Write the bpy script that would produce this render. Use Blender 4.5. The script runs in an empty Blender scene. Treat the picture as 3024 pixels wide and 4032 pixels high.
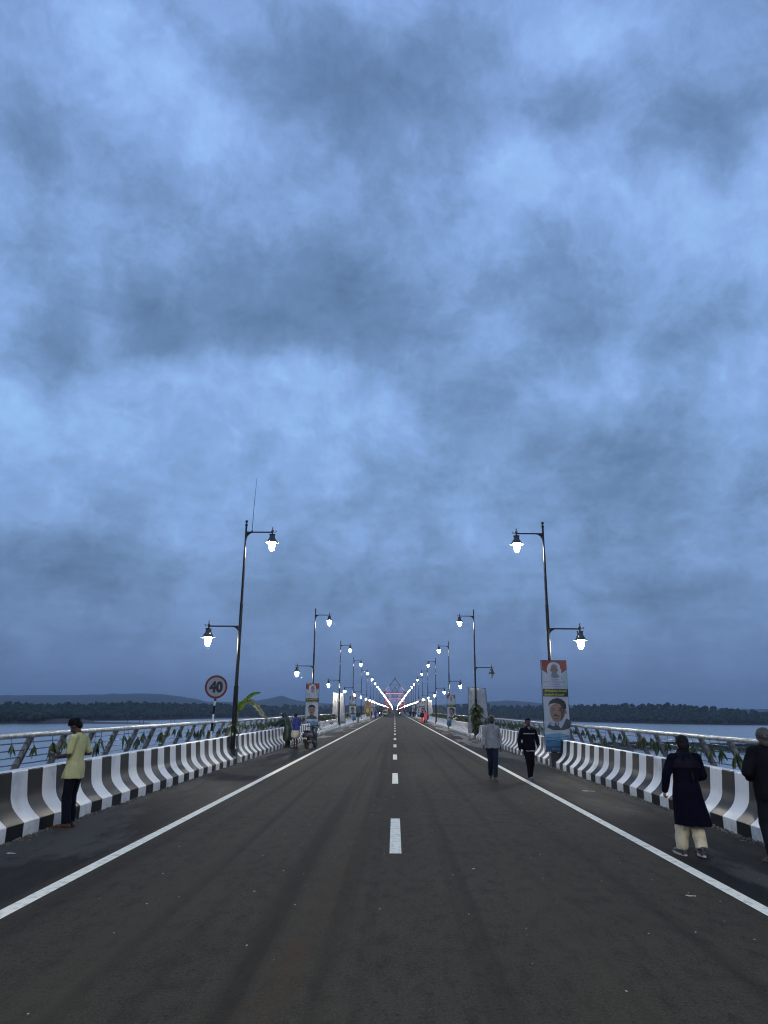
import bpy, math, random, bmesh
from mathutils import Vector, Matrix, noise, Euler
random.seed(7)
SC = bpy.context.scene
COL = SC.collection
R = math.radians

# ------------------------------------------------------------------ camera
tilt, roll = R(15.57), R(0.55)
yaw = math.atan(50 / 2795 * math.cos(tilt))
F = Vector((-math.sin(yaw) * math.cos(tilt), math.cos(yaw) * math.cos(tilt), math.sin(tilt)))
RT = Vector((math.cos(yaw), math.sin(yaw), 0)); UP = RT.cross(F)
R2 = RT * math.cos(roll) + UP * math.sin(roll); U2 = UP * math.cos(roll) - RT * math.sin(roll)
cd = bpy.data.cameras.new('camera'); cam = bpy.data.objects.new('camera', cd); COL.objects.link(cam)
M3 = Matrix((R2, U2, -F)).transposed()
cam.matrix_world = Matrix.Translation((0, 0, 1.8)) @ M3.to_4x4()
cd.sensor_fit = 'VERTICAL'; cd.sensor_height = 36.0; cd.sensor_width = 27.0; cd.lens = 2795 / 4032 * 36
cd.clip_start = 0.1; cd.clip_end = 30000
SC.camera = cam

# ------------------------------------------------------------------ world (blue hour, broken overcast)
W = bpy.data.worlds.new("World"); SC.world = W; W.use_nodes = True
def build_world():
    nt = W.node_tree; N = nt.nodes; L = nt.links; N.clear()
    out = N.new('ShaderNodeOutputWorld'); bg = N.new('ShaderNodeBackground'); L.new(bg.outputs[0], out.inputs[0])
    tc = N.new('ShaderNodeTexCoord')
    def math_(op, a, b=None, c=None, clamp=False):
        n = N.new('ShaderNodeMath'); n.operation = op; n.use_clamp = clamp
        for i, v in enumerate((a, b, c)):
            if v is None: continue
            if isinstance(v, (int, float)): n.inputs[i].default_value = v
            else: L.new(v, n.inputs[i])
        return n.outputs[0]
    def vm(op, a, b=None, s=None):
        n = N.new('ShaderNodeVectorMath'); n.operation = op
        for i, v in enumerate((a, b)):
            if v is None: continue
            if isinstance(v, (tuple, Vector)): n.inputs[i].default_value = v
            else: L.new(v, n.inputs[i])
        if s is not None: n.inputs['Scale'].default_value = s
        return n
    def nz(vec, scale, det, rough=.55, dist=0.0):
        n = N.new('ShaderNodeTexNoise'); n.inputs['Scale'].default_value = scale; n.inputs['Detail'].default_value = det
        n.inputs['Roughness'].default_value = rough; n.inputs['Distortion'].default_value = dist
        L.new(vec, n.inputs['Vector']); return n
    d = vm('NORMALIZE', tc.outputs['Generated']).outputs[0]
    w1 = nz(d, 3.5, 5, .6); w = vm('SUBTRACT', w1.outputs['Color'], (.5, .5, .5)).outputs[0]
    w = vm('SCALE', w, s=.15).outputs[0]
    dw = vm('ADD', d, w).outputs[0]
    blobs = [(-9.0,29.6,7.2,2.6,1.00),(-12.5,33.2,9.2,3.6,0.45),(-4.1,33.1,3.9,4.3,0.40),(-20.3,27.5,3.7,1.8,0.60),(-29.0,26.5,2.7,3.4,0.70),(-31.2,31.1,2.5,2.7,0.30),(13.4,32.4,4.3,4.2,0.60),(9.0,23.7,3.5,2.2,0.50),(18.1,19.4,5.5,3.2,0.75),(26.7,28.0,4.2,1.9,0.40),(27.1,39.9,3.1,2.9,0.75),(17.9,44.4,2.3,2.1,0.60),(-3.7,46.7,7.0,2.7,0.80),(8.5,48.8,2.4,1.5,0.35),(-24.9,39.1,5.2,2.5,0.35),(-32.9,40.1,2.6,2.8,0.35),(-19.5,37.4,4.9,1.8,0.35),(-22.5,9.0,8.8,2.1,0.50),(22.2,8.2,5.4,1.2,0.45),(-23.7,11.3,3.9,1.0,0.20),(-17.3,42.6,2.2,1.7,-0.95),(-19.4,45.1,3.3,2.9,-0.40),(-26.8,46.7,2.5,1.5,-0.50),(-10.8,43.1,2.6,1.4,-0.50),(10.7,40.7,2.6,1.8,-0.85),(12.1,42.9,1.9,1.4,-0.50),(19.7,48.2,6.0,1.5,-1.00),(23.7,36.9,3.1,1.5,-0.60),(26.3,34.8,2.2,1.2,-0.40),(8.4,29.1,2.1,1.4,-0.45),(-25.0,27.3,1.6,1.0,-0.40),(-21.1,24.9,5.4,1.4,-0.50),(-8.4,25.5,7.3,1.1,-0.50),(15.6,25.3,3.0,1.0,-0.40),(-6.2,22.4,11.1,2.2,-0.45),(-26.6,20.9,5.8,2.0,-0.40),(-27.1,13.0,4.1,1.3,-0.45),(27.8,18.9,1.7,2.0,-0.30),(1.8,24.0,2.2,2.2,-0.30),(-28.3,32.5,1.8,1.2,-0.30)]
    tot = None
    for az, el, wa, we, wt in blobs:
        a, e = R(az), R(el)
        c = Vector((math.sin(a) * math.cos(e), math.cos(a) * math.cos(e), math.sin(e)))
        ea = Vector((math.cos(a), -math.sin(a), 0)); ee = ea.cross(c)
        if ee.z < 0: ee = -ee
        ua = ea / math.sin(R(wa)); ue = ee / math.sin(R(we))
        rel = vm('SUBTRACT', dw, c).outputs[0]
        A = vm('DOT_PRODUCT', rel, ua).outputs['Value']; B = vm('DOT_PRODUCT', rel, ue).outputs['Value']
        C = vm('DOT_PRODUCT', rel, c * 1.2).outputs['Value']
        q = math_('MULTIPLY', A, A); q = math_('MULTIPLY_ADD', B, B, q); q = math_('MULTIPLY_ADD', C, C, q)
        g = math_('EXPONENT', math_('MULTIPLY', q, -.75))
        g = math_('MULTIPLY', g, wt * (.9 if wt < 0 else 1.45))
        tot = g if tot is None else math_('ADD', tot, g)
    # perspective-projected cloud layer
    sp = N.new('ShaderNodeSeparateXYZ'); L.new(d, sp.inputs[0])
    zc = math_('MAXIMUM', sp.outputs[2], 0.0)
    inv = math_('DIVIDE', 1.0, math_('ADD', zc, .16))
    cx = N.new('ShaderNodeCombineXYZ')
    L.new(math_('MULTIPLY', sp.outputs[0], inv), cx.inputs[0]); L.new(math_('MULTIPLY', sp.outputs[1], inv), cx.inputs[1])
    def c5(n): return math_('SUBTRACT', n.outputs['Fac'], .5)
    n1 = nz(cx.outputs[0], 1.6, 10, .60, .2); n2 = nz(cx.outputs[0], 6.0, 10, .66, .3)
    n3 = nz(dw, 4.6, 12, .60, .1); n4 = nz(dw, 11.0, 12, .68, .0); n6 = nz(dw, 26.0, 8, .66, .0)
    hz = math_('MULTIPLY', math_('SUBTRACT', .42, zc), 1.0, clamp=True)      # darker towards the horizon
    big = math_('ADD', math_('MULTIPLY', c5(n3), 3.4), math_('MULTIPLY', c5(n1), 1.2))
    big = math_('ADD', big, math_('MULTIPLY', c5(n4), 1.7))
    big = math_('ADD', big, tot)
    # S-curve sharpens the cloud edges and keeps both ends from clipping
    sg = math_('DIVIDE', 1.0, math_('ADD', 1.0, math_('EXPONENT', math_('MULTIPLY', math_('SUBTRACT', big, .12), -2.0))))
    v = math_('ADD', math_('MULTIPLY', sg, 1.15), math_('MULTIPLY', c5(n2), .55))
    v = math_('ADD', v, math_('ADD', math_('MULTIPLY', c5(n6), .32), math_('MULTIPLY', c5(n4), .35)))
    v = math_('ADD', v, math_('MULTIPLY', math_('POWER', hz, 1.35), .82))
    fac = math_('MULTIPLY_ADD', v, -.66, .985, clamp=True)
    ramp = N.new('ShaderNodeValToRGB'); L.new(fac, ramp.inputs[0])
    def lin(r, g, b):
        return tuple(((c / 255 + .055) / 1.055) ** 2.4 for c in (r, g, b)) + (1,)
    el = ramp.color_ramp.elements
    el[0].position = 0.0; el[0].color = lin(66, 93, 126)
    el[1].position = 1.0; el[1].color = lin(158, 204, 255)
    for p, c in ((.10, lin(82, 113, 149)), (.25, lin(98, 131, 173)), (.5, lin(119, 155, 203)), (.75, lin(138, 176, 232))):
        e = el.new(p); e.color = c
    # faint violet in thin cloud high up
    mx = N.new('ShaderNodeMix'); mx.data_type = 'RGBA'; mx.blend_type = 'MULTIPLY'
    L.new(math_('MULTIPLY', math_('SUBTRACT', zc, .35, clamp=True), 1.3, clamp=True), mx.inputs[0])
    L.new(ramp.outputs[0], mx.inputs[6]); mx.inputs[7].default_value = (1.05, .965, 1.03, 1)
    # horizon band colour
    mh = N.new('ShaderNodeMix'); mh.data_type = 'RGBA'
    hf = math_('POWER', math_('SUBTRACT', 1.0, math_('MULTIPLY', zc, 3.6, clamp=True), clamp=True), 1.5)
    L.new(math_('MULTIPLY', hf, .85), mh.inputs[0]); L.new(mx.outputs[2], mh.inputs[6]); mh.inputs[7].default_value = lin(83, 114, 157)
    # a trace of the physical twilight sky under the cloud
    st = N.new('ShaderNodeTexSky'); st.sky_type = 'NISHITA'; st.sun_disc = False
    st.sun_elevation = R(4); st.sun_rotation = R(180); st.air_density = 2.0
    sk = N.new('ShaderNodeMix'); sk.data_type = 'RGBA'; sk.blend_type = 'ADD'; sk.inputs[0].default_value = .006
    L.new(mh.outputs[2], sk.inputs[6]); L.new(st.outputs[0], sk.inputs[7])
    L.new(sk.outputs[2], bg.inputs[0]); bg.inputs[1].default_value = 1.0
build_world()
W.cycles.sampling_method = 'MANUAL'; W.cycles.sample_map_resolution = 256

sd = bpy.data.lights.new('sun', 'SUN'); so = bpy.data.objects.new('sun', sd); COL.objects.link(so)
sd.energy = 0.06; sd.angle = R(40); sd.color = (.8, .9, 1)
so.rotation_euler = (R(40), 0, R(0))
SC.view_settings.view_transform = 'Standard'; SC.view_settings.look = 'None'
SC.view_settings.exposure = -0.05; SC.view_settings.gamma = 1.0
SC.cycles.max_bounces = 6; SC.cycles.diffuse_bounces = 2; SC.cycles.glossy_bounces = 3
SC.cycles.volume_bounces = 0; SC.cycles.transparent_max_bounces = 6
SC.cycles.sample_clamp_indirect = 4; SC.cycles.use_light_tree = True
SC.cycles.caustics_reflective = False; SC.cycles.caustics_refractive = False
HAZE_DENSITY = 0.00016
SC.cycles.filter_width = 1.15

# ------------------------------------------------------------------ materials
MATS = {}
def mat(name, col, rough=.7, var=0., vscale=6., bump=0., bscale=60., metal=0., spec=.5, col2=None, det=6, coords='Object'):
    if name in MATS: return MATS[name]
    m = bpy.data.materials.new(name); m.use_nodes = True; nt = m.node_tree; N = nt.nodes; L = nt.links
    b = N['Principled BSDF']; b.inputs['Roughness'].default_value = rough; b.inputs['Metallic'].default_value = metal
    b.inputs['Specular IOR Level'].default_value = spec
    c = tuple(col) + (1,)
    tc = N.new('ShaderNodeTexCoord')
    if var > 0 or col2:
        n = N.new('ShaderNodeTexNoise'); n.inputs['Scale'].default_value = vscale; n.inputs['Detail'].default_value = det
        L.new(tc.outputs[coords], n.inputs['Vector'])
        r = N.new('ShaderNodeValToRGB'); L.new(n.outputs['Fac'], r.inputs[0])
        r.color_ramp.elements[0].position = .35; r.color_ramp.elements[1].position = .66
        c2 = tuple(col2) + (1,) if col2 else tuple(min(1, x * (1 + var)) for x in col) + (1,)
        c1 = c if col2 else tuple(x * (1 - var) for x in col) + (1,)
        r.color_ramp.elements[0].color = c1; r.color_ramp.elements[1].color = c2
        L.new(r.outputs[0], b.inputs['Base Color'])
    else: b.inputs['Base Color'].default_value = c
    if bump > 0:
        n = N.new('ShaderNodeTexNoise'); n.inputs['Scale'].default_value = bscale; n.inputs['Detail'].default_value = 4
        L.new(tc.outputs[coords], n.inputs['Vector'])
        bp = N.new('ShaderNodeBump'); bp.inputs['Strength'].default_value = bump; bp.inputs['Distance'].default_value = .01
        L.new(n.outputs['Fac'], bp.inputs['Height']); L.new(bp.outputs[0], b.inputs['Normal'])
    MATS[name] = m; return m
def emis(name, col, strength):
    if name in MATS: return MATS[name]
    m = bpy.data.materials.new(name); m.use_nodes = True; b = m.node_tree.nodes['Principled BSDF']
    b.inputs['Base Color'].default_value = (.8, .8, .8, 1)
    b.inputs['Emission Color'].default_value = tuple(col) + (1,); b.inputs['Emission Strength'].default_value = strength
    MATS[name] = m; return m

# ------------------------------------------------------------------ mesh helpers
class MB:
    def __init__(s): s.v = []; s.f = []; s.m = []
    def add(s, vs, fs, mi=0, T=None):
        o = len(s.v)
        for v in vs:
            v = Vector(v); s.v.append(T @ v if T is not None else v)
        for f in fs: s.f.append([i + o for i in f]); s.m.append(mi)
        return s
    def box(s, c, d, mi=0, T=None, bev=0.):
        x, y, z = [a / 2 for a in d]; vs = [(c[0] + i * x, c[1] + j * y, c[2] + k * z) for i in (-1, 1) for j in (-1, 1) for k in (-1, 1)]
        return s.add(vs, [(0, 1, 3, 2), (4, 6, 7, 5), (0, 4, 5, 1), (2, 3, 7, 6), (0, 2, 6, 4), (1, 5, 7, 3)], mi, T)
    def tube(s, pts, rad, n=10, mi=0, T=None, cap=True, sq=1.0):
        pts = [Vector(p) for p in pts]
        if isinstance(rad, (int, float)): rad = [rad] * len(pts)
        vs = []; fs = []; prev = None
        for i, p in enumerate(pts):
            t = (pts[min(i + 1, len(pts) - 1)] - pts[max(i - 1, 0)])
            if t.length < 1e-9: t = Vector((0, 0, 1))
            t.normalize()
            if prev is None:
                a = t.cross(Vector((0, 0, 1))); 
                if a.length < .05: a = Vector((1, 0, 0)) - t * t.x
                a.normalize()
            else:
                a = prev - t * prev.dot(t); a.normalize()
            prev = a; b = t.cross(a)
            for k in range(n):
                q = 2 * math.pi * k / n; vs.append(p + (a * math.cos(q) + b * math.sin(q) * sq) * rad[i])
        for i in range(len(pts) - 1):
            for k in range(n): fs.append((i * n + k, i * n + (k + 1) % n, (i + 1) * n + (k + 1) % n, (i + 1) * n + k))
        if cap: fs.append(tuple(range(n))[::-1]); fs.append(tuple((len(pts) - 1) * n + k for k in range(n)))
        return s.add(vs, fs, mi, T)
    def lathe(s, prof, n=16, c=(0, 0, 0), mi=0, T=None):
        vs = []; fs = []
        for r, z in prof:
            for k in range(n):
                q = 2 * math.pi * k / n; vs.append((c[0] + r * math.cos(q), c[1] + r * math.sin(q), c[2] + z))
        for i in range(len(prof) - 1):
            for k in range(n): fs.append((i * n + k, i * n + (k + 1) % n, (i + 1) * n + (k + 1) % n, (i + 1) * n + k))
        fs.append(tuple(range(n))[::-1]); fs.append(tuple((len(prof) - 1) * n + k for k in range(n)))
        return s.add(vs, fs, mi, T)
    def rings(s, rs, mi=0, T=None, cap=True, n=24):
        """rs: (z, hx, hy, cx, cy) elliptical rings"""
        vs = []; fs = []
        for z, hx, hy, cx, cy in rs:
            for k in range(n):
                q = 2 * math.pi * k / n; vs.append((cx + hx * math.cos(q), cy + hy * math.sin(q), z))
        for i in range(len(rs) - 1):
            for k in range(n): fs.append((i * n + k, i * n + (k + 1) % n, (i + 1) * n + (k + 1) % n, (i + 1) * n + k))
        if cap: fs.append(tuple(range(n))[::-1]); fs.append(tuple((len(rs) - 1) * n + k for k in range(n)))
        return s.add(vs, fs, mi, T)
    def ell(s, c, r, n=14, m=9, mi=0, T=None):
        vs = [(0, 0, -1)]; fs = []
        for j in range(1, m):
            ph = math.pi * j / m
            for k in range(n):
                q = 2 * math.pi * k / n; vs.append((math.sin(ph) * math.cos(q), math.sin(ph) * math.sin(q), -math.cos(ph)))
        vs.append((0, 0, 1)); e = len(vs) - 1
        for k in range(n):
            fs.append((0, 1 + (k + 1) % n, 1 + k)); fs.append((e, e - n + k, e - n + (k + 1) % n))
        for j in range(m - 2):
            for k in range(n): a = 1 + j * n; fs.append((a + k, a + (k + 1) % n, a + n + (k + 1) % n, a + n + k))
        vs = [(c[0] + v[0] * r[0], c[1] + v[1] * r[1], c[2] + v[2] * r[2]) for v in vs]
        return s.add(vs, fs, mi, T)
    def cap(s, p0, p1, r0, r1=None, n=12, mi=0, T=None):
        """tapered capsule"""
        r1 = r0 if r1 is None else r1; p0 = Vector(p0); p1 = Vector(p1); d = (p1 - p0)
        L_ = max(d.length, 1e-5); d /= L_
        P = []; Q = []
        for a in (-80, -50, -20): P.append(p0 + d * r0 * math.sin(R(a))); Q.append(r0 * math.cos(R(a)))
        P.append(p0 * .66 + p1 * .34); Q.append(r0 * .66 + r1 * .34)
        P.append(p0 * .34 + p1 * .66); Q.append(r0 * .34 + r1 * .66)
        for a in (20, 50, 80): P.append(p1 + d * r1 * math.sin(R(a))); Q.append(r1 * math.cos(R(a)))
        # keep order along d
        PQ = sorted(zip([(p - p0).dot(d) for p in P], range(len(P)))); P = [P[i] for _, i in PQ]; Q = [Q[i] for _, i in PQ]
        return s.tube(P, Q, n, mi, T)
    def mesh(s, name, mats, smooth=False, angle=None):
        me = bpy.data.meshes.new(name); me.from_pydata([tuple(v) for v in s.v], [], s.f)
        if not isinstance(mats, (list, tuple)): mats = [mats]
        for m in mats: me.materials.append(m)
        me.polygons.foreach_set('material_index', s.m)
        if smooth or angle is not None:
            me.polygons.foreach_set('use_smooth', [True] * len(s.f))
            if angle is not None: me.set_sharp_from_angle(angle=R(angle))
        me.update(); return me
    def build(s, name, mats, parent=None, smooth=False, angle=None):
        return link(name, s.mesh(name, mats, smooth, angle), parent)
def link(name, me, parent=None, loc=None, rot=None):
    o = bpy.data.objects.new(name, me); COL.objects.link(o)
    if parent: o.parent = parent
    if loc: o.location = loc
    if rot: o.rotation_euler = rot
    return o
def tag(o, label=None, cat=None, group=None, kind=None):
    if label: o['label'] = label
    if cat: o['category'] = cat
    if group: o['group'] = group
    if kind: o['kind'] = kind
    return o
def thing(name, label, cat, loc=(0, 0, 0), rz=0, group=None):
    o = bpy.data.objects.new(name, None); COL.objects.link(o); o.location = loc; o.rotation_euler = (0, 0, rz)
    o.empty_display_size = .2
    return tag(o, label, cat, group)
CH = {}
def copy_tree(o, parent=None, skip=()):
    c = o.copy(); COL.objects.link(c)
    if parent: c.parent = parent
    for ch in CHILD(o):
        copy_tree(ch, c)
    return c
def CHILD(o): return [x for x in CH_LIST(o)]
def CH_LIST(o): return list(o.children)
ORD = ['first','second','third','fourth','fifth','sixth','seventh','eighth','ninth','tenth','eleventh','twelfth','thirteenth','fourteenth','fifteenth','sixteenth','seventeenth','eighteenth','nineteenth','twentieth']

# ------------------------------------------------------------------ layout
BAY, Y0, NB = 23.8, 1.6, 60
def dz(y): return 0. if y < 900 else -((y - 900) ** 2) * 1.4e-5
EDGE, XB, XP = 3.52, 5.3, 5.53
XPS = {-1: 5.53, 1: 5.41}
WATER = -12.0

# ------------------------------------------------------------------ road
def asphalt():
    m = bpy.data.materials.new('asphalt'); m.use_nodes = True; nt = m.node_tree; N = nt.nodes; L = nt.links
    b = N['Principled BSDF']; tc = N.new('ShaderNodeTexCoord'); P = tc.outputs['Object']
    def nz(scale, det=4, rough=.6, mp=None):
        n = N.new('ShaderNodeTexNoise'); n.inputs['Scale'].default_value = scale; n.inputs['Detail'].default_value = det; n.inputs['Roughness'].default_value = rough
        if mp:
            k = N.new('ShaderNodeMapping'); k.inputs['Scale'].default_value = mp; L.new(P, k.inputs[0]); L.new(k.outputs[0], n.inputs['Vector'])
        else: L.new(P, n.inputs['Vector'])
        return n.outputs['Fac']
    def ma(op, a, b_=None, c=None, clamp=False):
        n = N.new('ShaderNodeMath'); n.operation = op; n.use_clamp = clamp
        for i, v in enumerate((a, b_, c)):
            if v is None: continue
            if isinstance(v, (int, float)): n.inputs[i].default_value = v
            else: L.new(v, n.inputs[i])
        return n.outputs[0]
    def mr(x, a, b_, c=0, d=1):
        n = N.new('ShaderNodeMapRange'); L.new(x, n.inputs[0])
        for i, v in enumerate((a, b_, c, d)): n.inputs[i + 1].default_value = v
        return n.outputs[0]
    def mix(f, a, c):
        n = N.new('ShaderNodeMix'); n.data_type = 'RGBA'
        if isinstance(f, float): n.inputs[0].default_value = f
        else: L.new(f, n.inputs[0])
        for i, v in ((6, a), (7, c)):
            if isinstance(v, tuple): n.inputs[i].default_value = v + (1,)
            else: L.new(v, n.inputs[i])
        return n.outputs[2]
    sp = N.new('ShaderNodeSeparateXYZ'); L.new(P, sp.inputs[0]); ax = ma('ABSOLUTE', sp.outputs[0])
    big = nz(.35, 5, .6); agg = nz(62, 3, .85); agg2 = nz(26, 4, .8)
    c = mix(mr(big, .3, .7), (.0255, .0234, .0180), (.0390, .0358, .0278))
    c = mix(mr(agg, .50, .70, 0, .8), c, (.100, .092, .074))
    c = mix(mr(agg2, .52, .66, 0, .8), c, (.010, .010, .010))
    # long wheel streaks and dusty tracks
    mid = nz(1.0, 6, .7, (7.0, 3.0, 1)); c = mix(mr(mid, .48, .68, 0, .45), c, (.046, .041, .031)); c = mix(mr(mid, .50, .34, 0, .5), c, (.010, .0095, .008))
    st = nz(1.0, 4, .6, (1.1, .03, 1)); c = mix(mr(st, .50, .72, 0, .6), c, (.048, .043, .030))
    wp = mr(ma('ABSOLUTE', ma('ADD', sp.outputs[0], 1.0)), .0, .55, .55, 0); wp = ma('MULTIPLY', wp, mr(sp.outputs[1], 6, 16)); c = mix(ma('MULTIPLY', wp, mr(nz(1.0, 4, .6, (2.5, .12, 1)), .35, .6)), c, (.052, .046, .030))
    dk = mr(ma('ABSOLUTE', ma('ADD', sp.outputs[0], -.02)), .12, .45, .45, 0); c = mix(ma('MULTIPLY', dk, mr(sp.outputs[1], 8, 14)), c, (.011, .011, .0105))
    st2 = nz(1.0, 3, .5, (2.3, .02, 1)); c = mix(mr(st2, .52, .66, 0, .6), c, (.010, .0095, .009))
    c = mix(mr(sp.outputs[1], 25, 130, 0, .45), c, (.058, .055, .043))  # lamplight on the far road, mixed into the colour as a paler tone
    # diagonal reddish mud track
    k = N.new('ShaderNodeMapping'); k.inputs['Rotation'].default_value = (0, 0, R(3)); k.inputs['Location'].default_value = (.95, 0, 0); L.new(P, k.inputs[0])
    s2 = N.new('ShaderNodeSeparateXYZ'); L.new(k.outputs[0], s2.inputs[0])
    band = mr(ma('ABSOLUTE', ma('ADD', s2.outputs[0], ma('MULTIPLY', nz(.8, 2), .25))), .0, .22, 1, 0)
    band = ma('MULTIPLY', band, mr(nz(2.2, 4), .38, .62)); c = mix(ma('MULTIPLY', band, .55), c, (.055, .034, .018))
    # shoulder: wet dark and pale cement dust patches
    sh = mr(ax, 3.62, 3.75); pz = nz(1.0, 6, .65, (.55, .16, 1)); edge = mr(ax, 4.0, 5.3, -.10, .07)
    pd = mr(ma('ADD', pz, edge), .50, .56)
    cs = mix(ma('MULTIPLY', pd, .8), (.0100, .0105, .0110), (.052, .053, .051))
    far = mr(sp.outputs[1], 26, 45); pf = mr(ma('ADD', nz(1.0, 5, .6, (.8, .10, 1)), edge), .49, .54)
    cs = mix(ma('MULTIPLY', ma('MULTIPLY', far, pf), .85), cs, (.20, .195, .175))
    cs = mix(mr(agg, .5, .7, 0, .5), cs, (.085, .085, .08))
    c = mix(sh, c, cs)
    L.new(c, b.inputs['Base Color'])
    rg = mr(pz, .35, .6, .6, .85); rr = N.new('ShaderNodeMix'); rr.data_type = 'FLOAT'; L.new(sh, rr.inputs[0]); rr.inputs[2].default_value = .8; L.new(rg, rr.inputs[3])
    L.new(rr.outputs[0], b.inputs['Roughness']); b.inputs['Specular IOR Level'].default_value = .05
    bp = N.new('ShaderNodeBump'); bp.inputs['Strength'].default_value = .8; bp.inputs['Distance'].default_value = .008
    L.new(ma('ADD', agg, ma('MULTIPLY', agg2, 1.4)), bp.inputs['Height']); L.new(bp.outputs[0], b.inputs['Normal'])
    return m
ASPH = asphalt()
CONC = mat('concrete', (.26, .26, .25), .85, .2, 1.5, .3, 25)
YS = [-30, -10, 0, 10, 20, 40, 80, 150, 300, 600] + [900 + 50 * i for i in range(1, 17)]
def strip(mb, x0, x1, ys, z, mi=0):
    vs = []; fs = []
    for y in ys: vs += [(x0, y, z + dz(y)), (x1, y, z + dz(y))]
    for i in range(len(ys) - 1): fs.append((2 * i, 2 * i + 1, 2 * i + 3, 2 * i + 2))
    mb.add(vs, fs, mi)
mb = MB(); strip(mb, -5.9, 5.9, YS, 0.0); tag(mb.build('road', ASPH), kind='structure')
mb = MB(); vs = []; fs = []
for y in YS:
    d_ = dz(y); vs += [(-6.75, y, d_ - .02), (6.75, y, d_ - .02), (6.75, y, d_ - .55), (4.6, y, d_ - 1.9), (-4.6, y, d_ - 1.9), (-6.75, y, d_ - .55)]
for i in range(len(YS) - 1):
    for k in range(6): fs.append((6 * i + k, 6 * i + (k + 1) % 6, 6 * i + 6 + (k + 1) % 6, 6 * i + 6 + k))
fs += [(0, 1, 2, 3, 4, 5)]
mb.add(vs, fs); tag(mb.build('bridge_deck', CONC), kind='structure')
PAINT = bpy.data.materials.new('road_paint'); PAINT.use_nodes = True
def paint_setup():
    nt = PAINT.node_tree; N = nt.nodes; L = nt.links; b = N['Principled BSDF']; b.inputs['Roughness'].default_value = .7; b.inputs['Specular IOR Level'].default_value = .15
    tc = N.new('ShaderNodeTexCoord'); n = N.new('ShaderNodeTexNoise'); n.inputs['Scale'].default_value = 9; n.inputs['Detail'].default_value = 8; n.inputs['Roughness'].default_value = .7
    L.new(tc.outputs['Object'], n.inputs['Vector'])
    r = N.new('ShaderNodeValToRGB'); L.new(n.outputs['Fac'], r.inputs[0])
    e = r.color_ramp.elements; e[0].position = .30; e[0].color = (.30, .29, .26, 1); e[1].position = .5; e[1].color = (.70, .68, .57, 1)
    L.new(r.outputs[0], b.inputs['Base Color'])
paint_setup()
for sx in (-1, 1):
    mb = MB(); ys = sorted(set(YS + [i * 2. for i in range(0, 60)])); vs = []; fs = []
    for i, y in enumerate(ys):
        w = .004 * noise.noise((y * 1.7, sx * 5, 0)) if y < 60 else 0; x0 = sx * EDGE - .075 + w; x1 = sx * EDGE + .075 + w
        vs += [(x0, y, .004 + dz(y)), (x1, y, .004 + dz(y))]
    for i in range(len(ys) - 1): fs.append((2 * i, 2 * i + 1, 2 * i + 3, 2 * i + 2))
    mb.add(vs, fs); tag(mb.build('road_edge_line', PAINT), kind='structure')
mb = MB()
for i in range(-1, 110):
    y = 10.1 + i * 9.07; mb.box((.018, y + 1.52, .002 + dz(y)), (.155, 3.05, .006))
tag(mb.build('road_centre_line', PAINT), kind='structure')

# expansion-joint-free seam, roadside grit, scattered chips
mb = MB()
rnd = random.Random(3)
for sx in (-1, 1):
    for i in range(3600):
        y = 3 + 60 * rnd.random() ** 1.6; q = abs(rnd.gauss(0, .07)); x = sx * (XB - .01 - q)
        s_ = rnd.uniform(.005, .017) * (1.4 if q < .03 else .8)
        mb.ell((x, y, s_ * .4), (s_ * rnd.uniform(.7, 1.5), s_ * rnd.uniform(.7, 1.5), s_ * .8), 5, 4, rnd.randrange(3))
tag(mb.build('gravel', [mat('grit_a', (.10, .095, .08)), mat('grit_b', (.05, .05, .045)), mat('grit_c', (.17, .155, .12))]), kind='stuff', label='loose grit and dirt swept along the foot of the barriers', cat='grit')
mb = MB()
for i in range(230):
    y = 2.3 + 22 * rnd.random() ** 1.5; x = rnd.uniform(-3.3, 5.1) if rnd.random() < .75 else rnd.uniform(-5.1, 5.1)
    s_ = rnd.uniform(.003, .009) * (1.8 if rnd.random() < .06 else 1); a = rnd.uniform(0, 3.1)
    T = Matrix.Translation((x, y, .003)) @ Matrix.Rotation(a, 4, 'Z')
    mb.ell((0, 0, 0), (s_ * rnd.uniform(1, 2.2), s_, s_ * .35), 6, 4, rnd.choice([0, 0, 0, 1, 2]), T)
tag(mb.build('litter_flecks', [mat('fleck_a', (.30, .29, .26)), mat('fleck_b', (.32, .20, .09)), mat('fleck_c', (.18, .18, .17))]), kind='stuff', label='pale chips and leaf crumbs scattered over the near asphalt', cat='litter')
# larger bits of litter that can be singled out
def scrap(x, y, w, l, a, m, label):
    mb = MB(); n = 9; vs = [(0, 0, .006)]
    for k in range(n):
        q = 2 * math.pi * k / n; rr = 1 + .25 * noise.noise((x + k, y, 1)); vs.append((w * math.cos(q) * rr, l * math.sin(q) * rr, .0025 + .004 * (k % 2)))
    mb.add(vs, [(0, 1 + k, 1 + (k + 1) % n) for k in range(n)])
    o = mb.build('scrap', m); o.location = (x, y, .003); o.rotation_euler = (0, 0, a); tag(o, label, 'litter')
scrap(3.02, 8.05, .028, .055, 1.4, mat('paper', (.42, .38, .28)), 'cream scrap on the asphalt inside the right edge line near the woman in navy')
scrap(4.55, 17.9, .05, .16, 1.4, mat('paper2', (.5, .49, .46)), 'pale flat scrap on the right shoulder between two walking men and the barrier')
scrap(.62, 3.62, .012, .03, 1.2, mat('leaf_dry', (.38, .17, .06)), 'small orange dry leaf on the asphalt at the bottom of the photo')
scrap(-4.85, 9.75, .03, .07, 1.4, mat('paper2', (.5, .49, .46)), 'grey-white scrap on the left shoulder in front of the boy in yellow')

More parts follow.
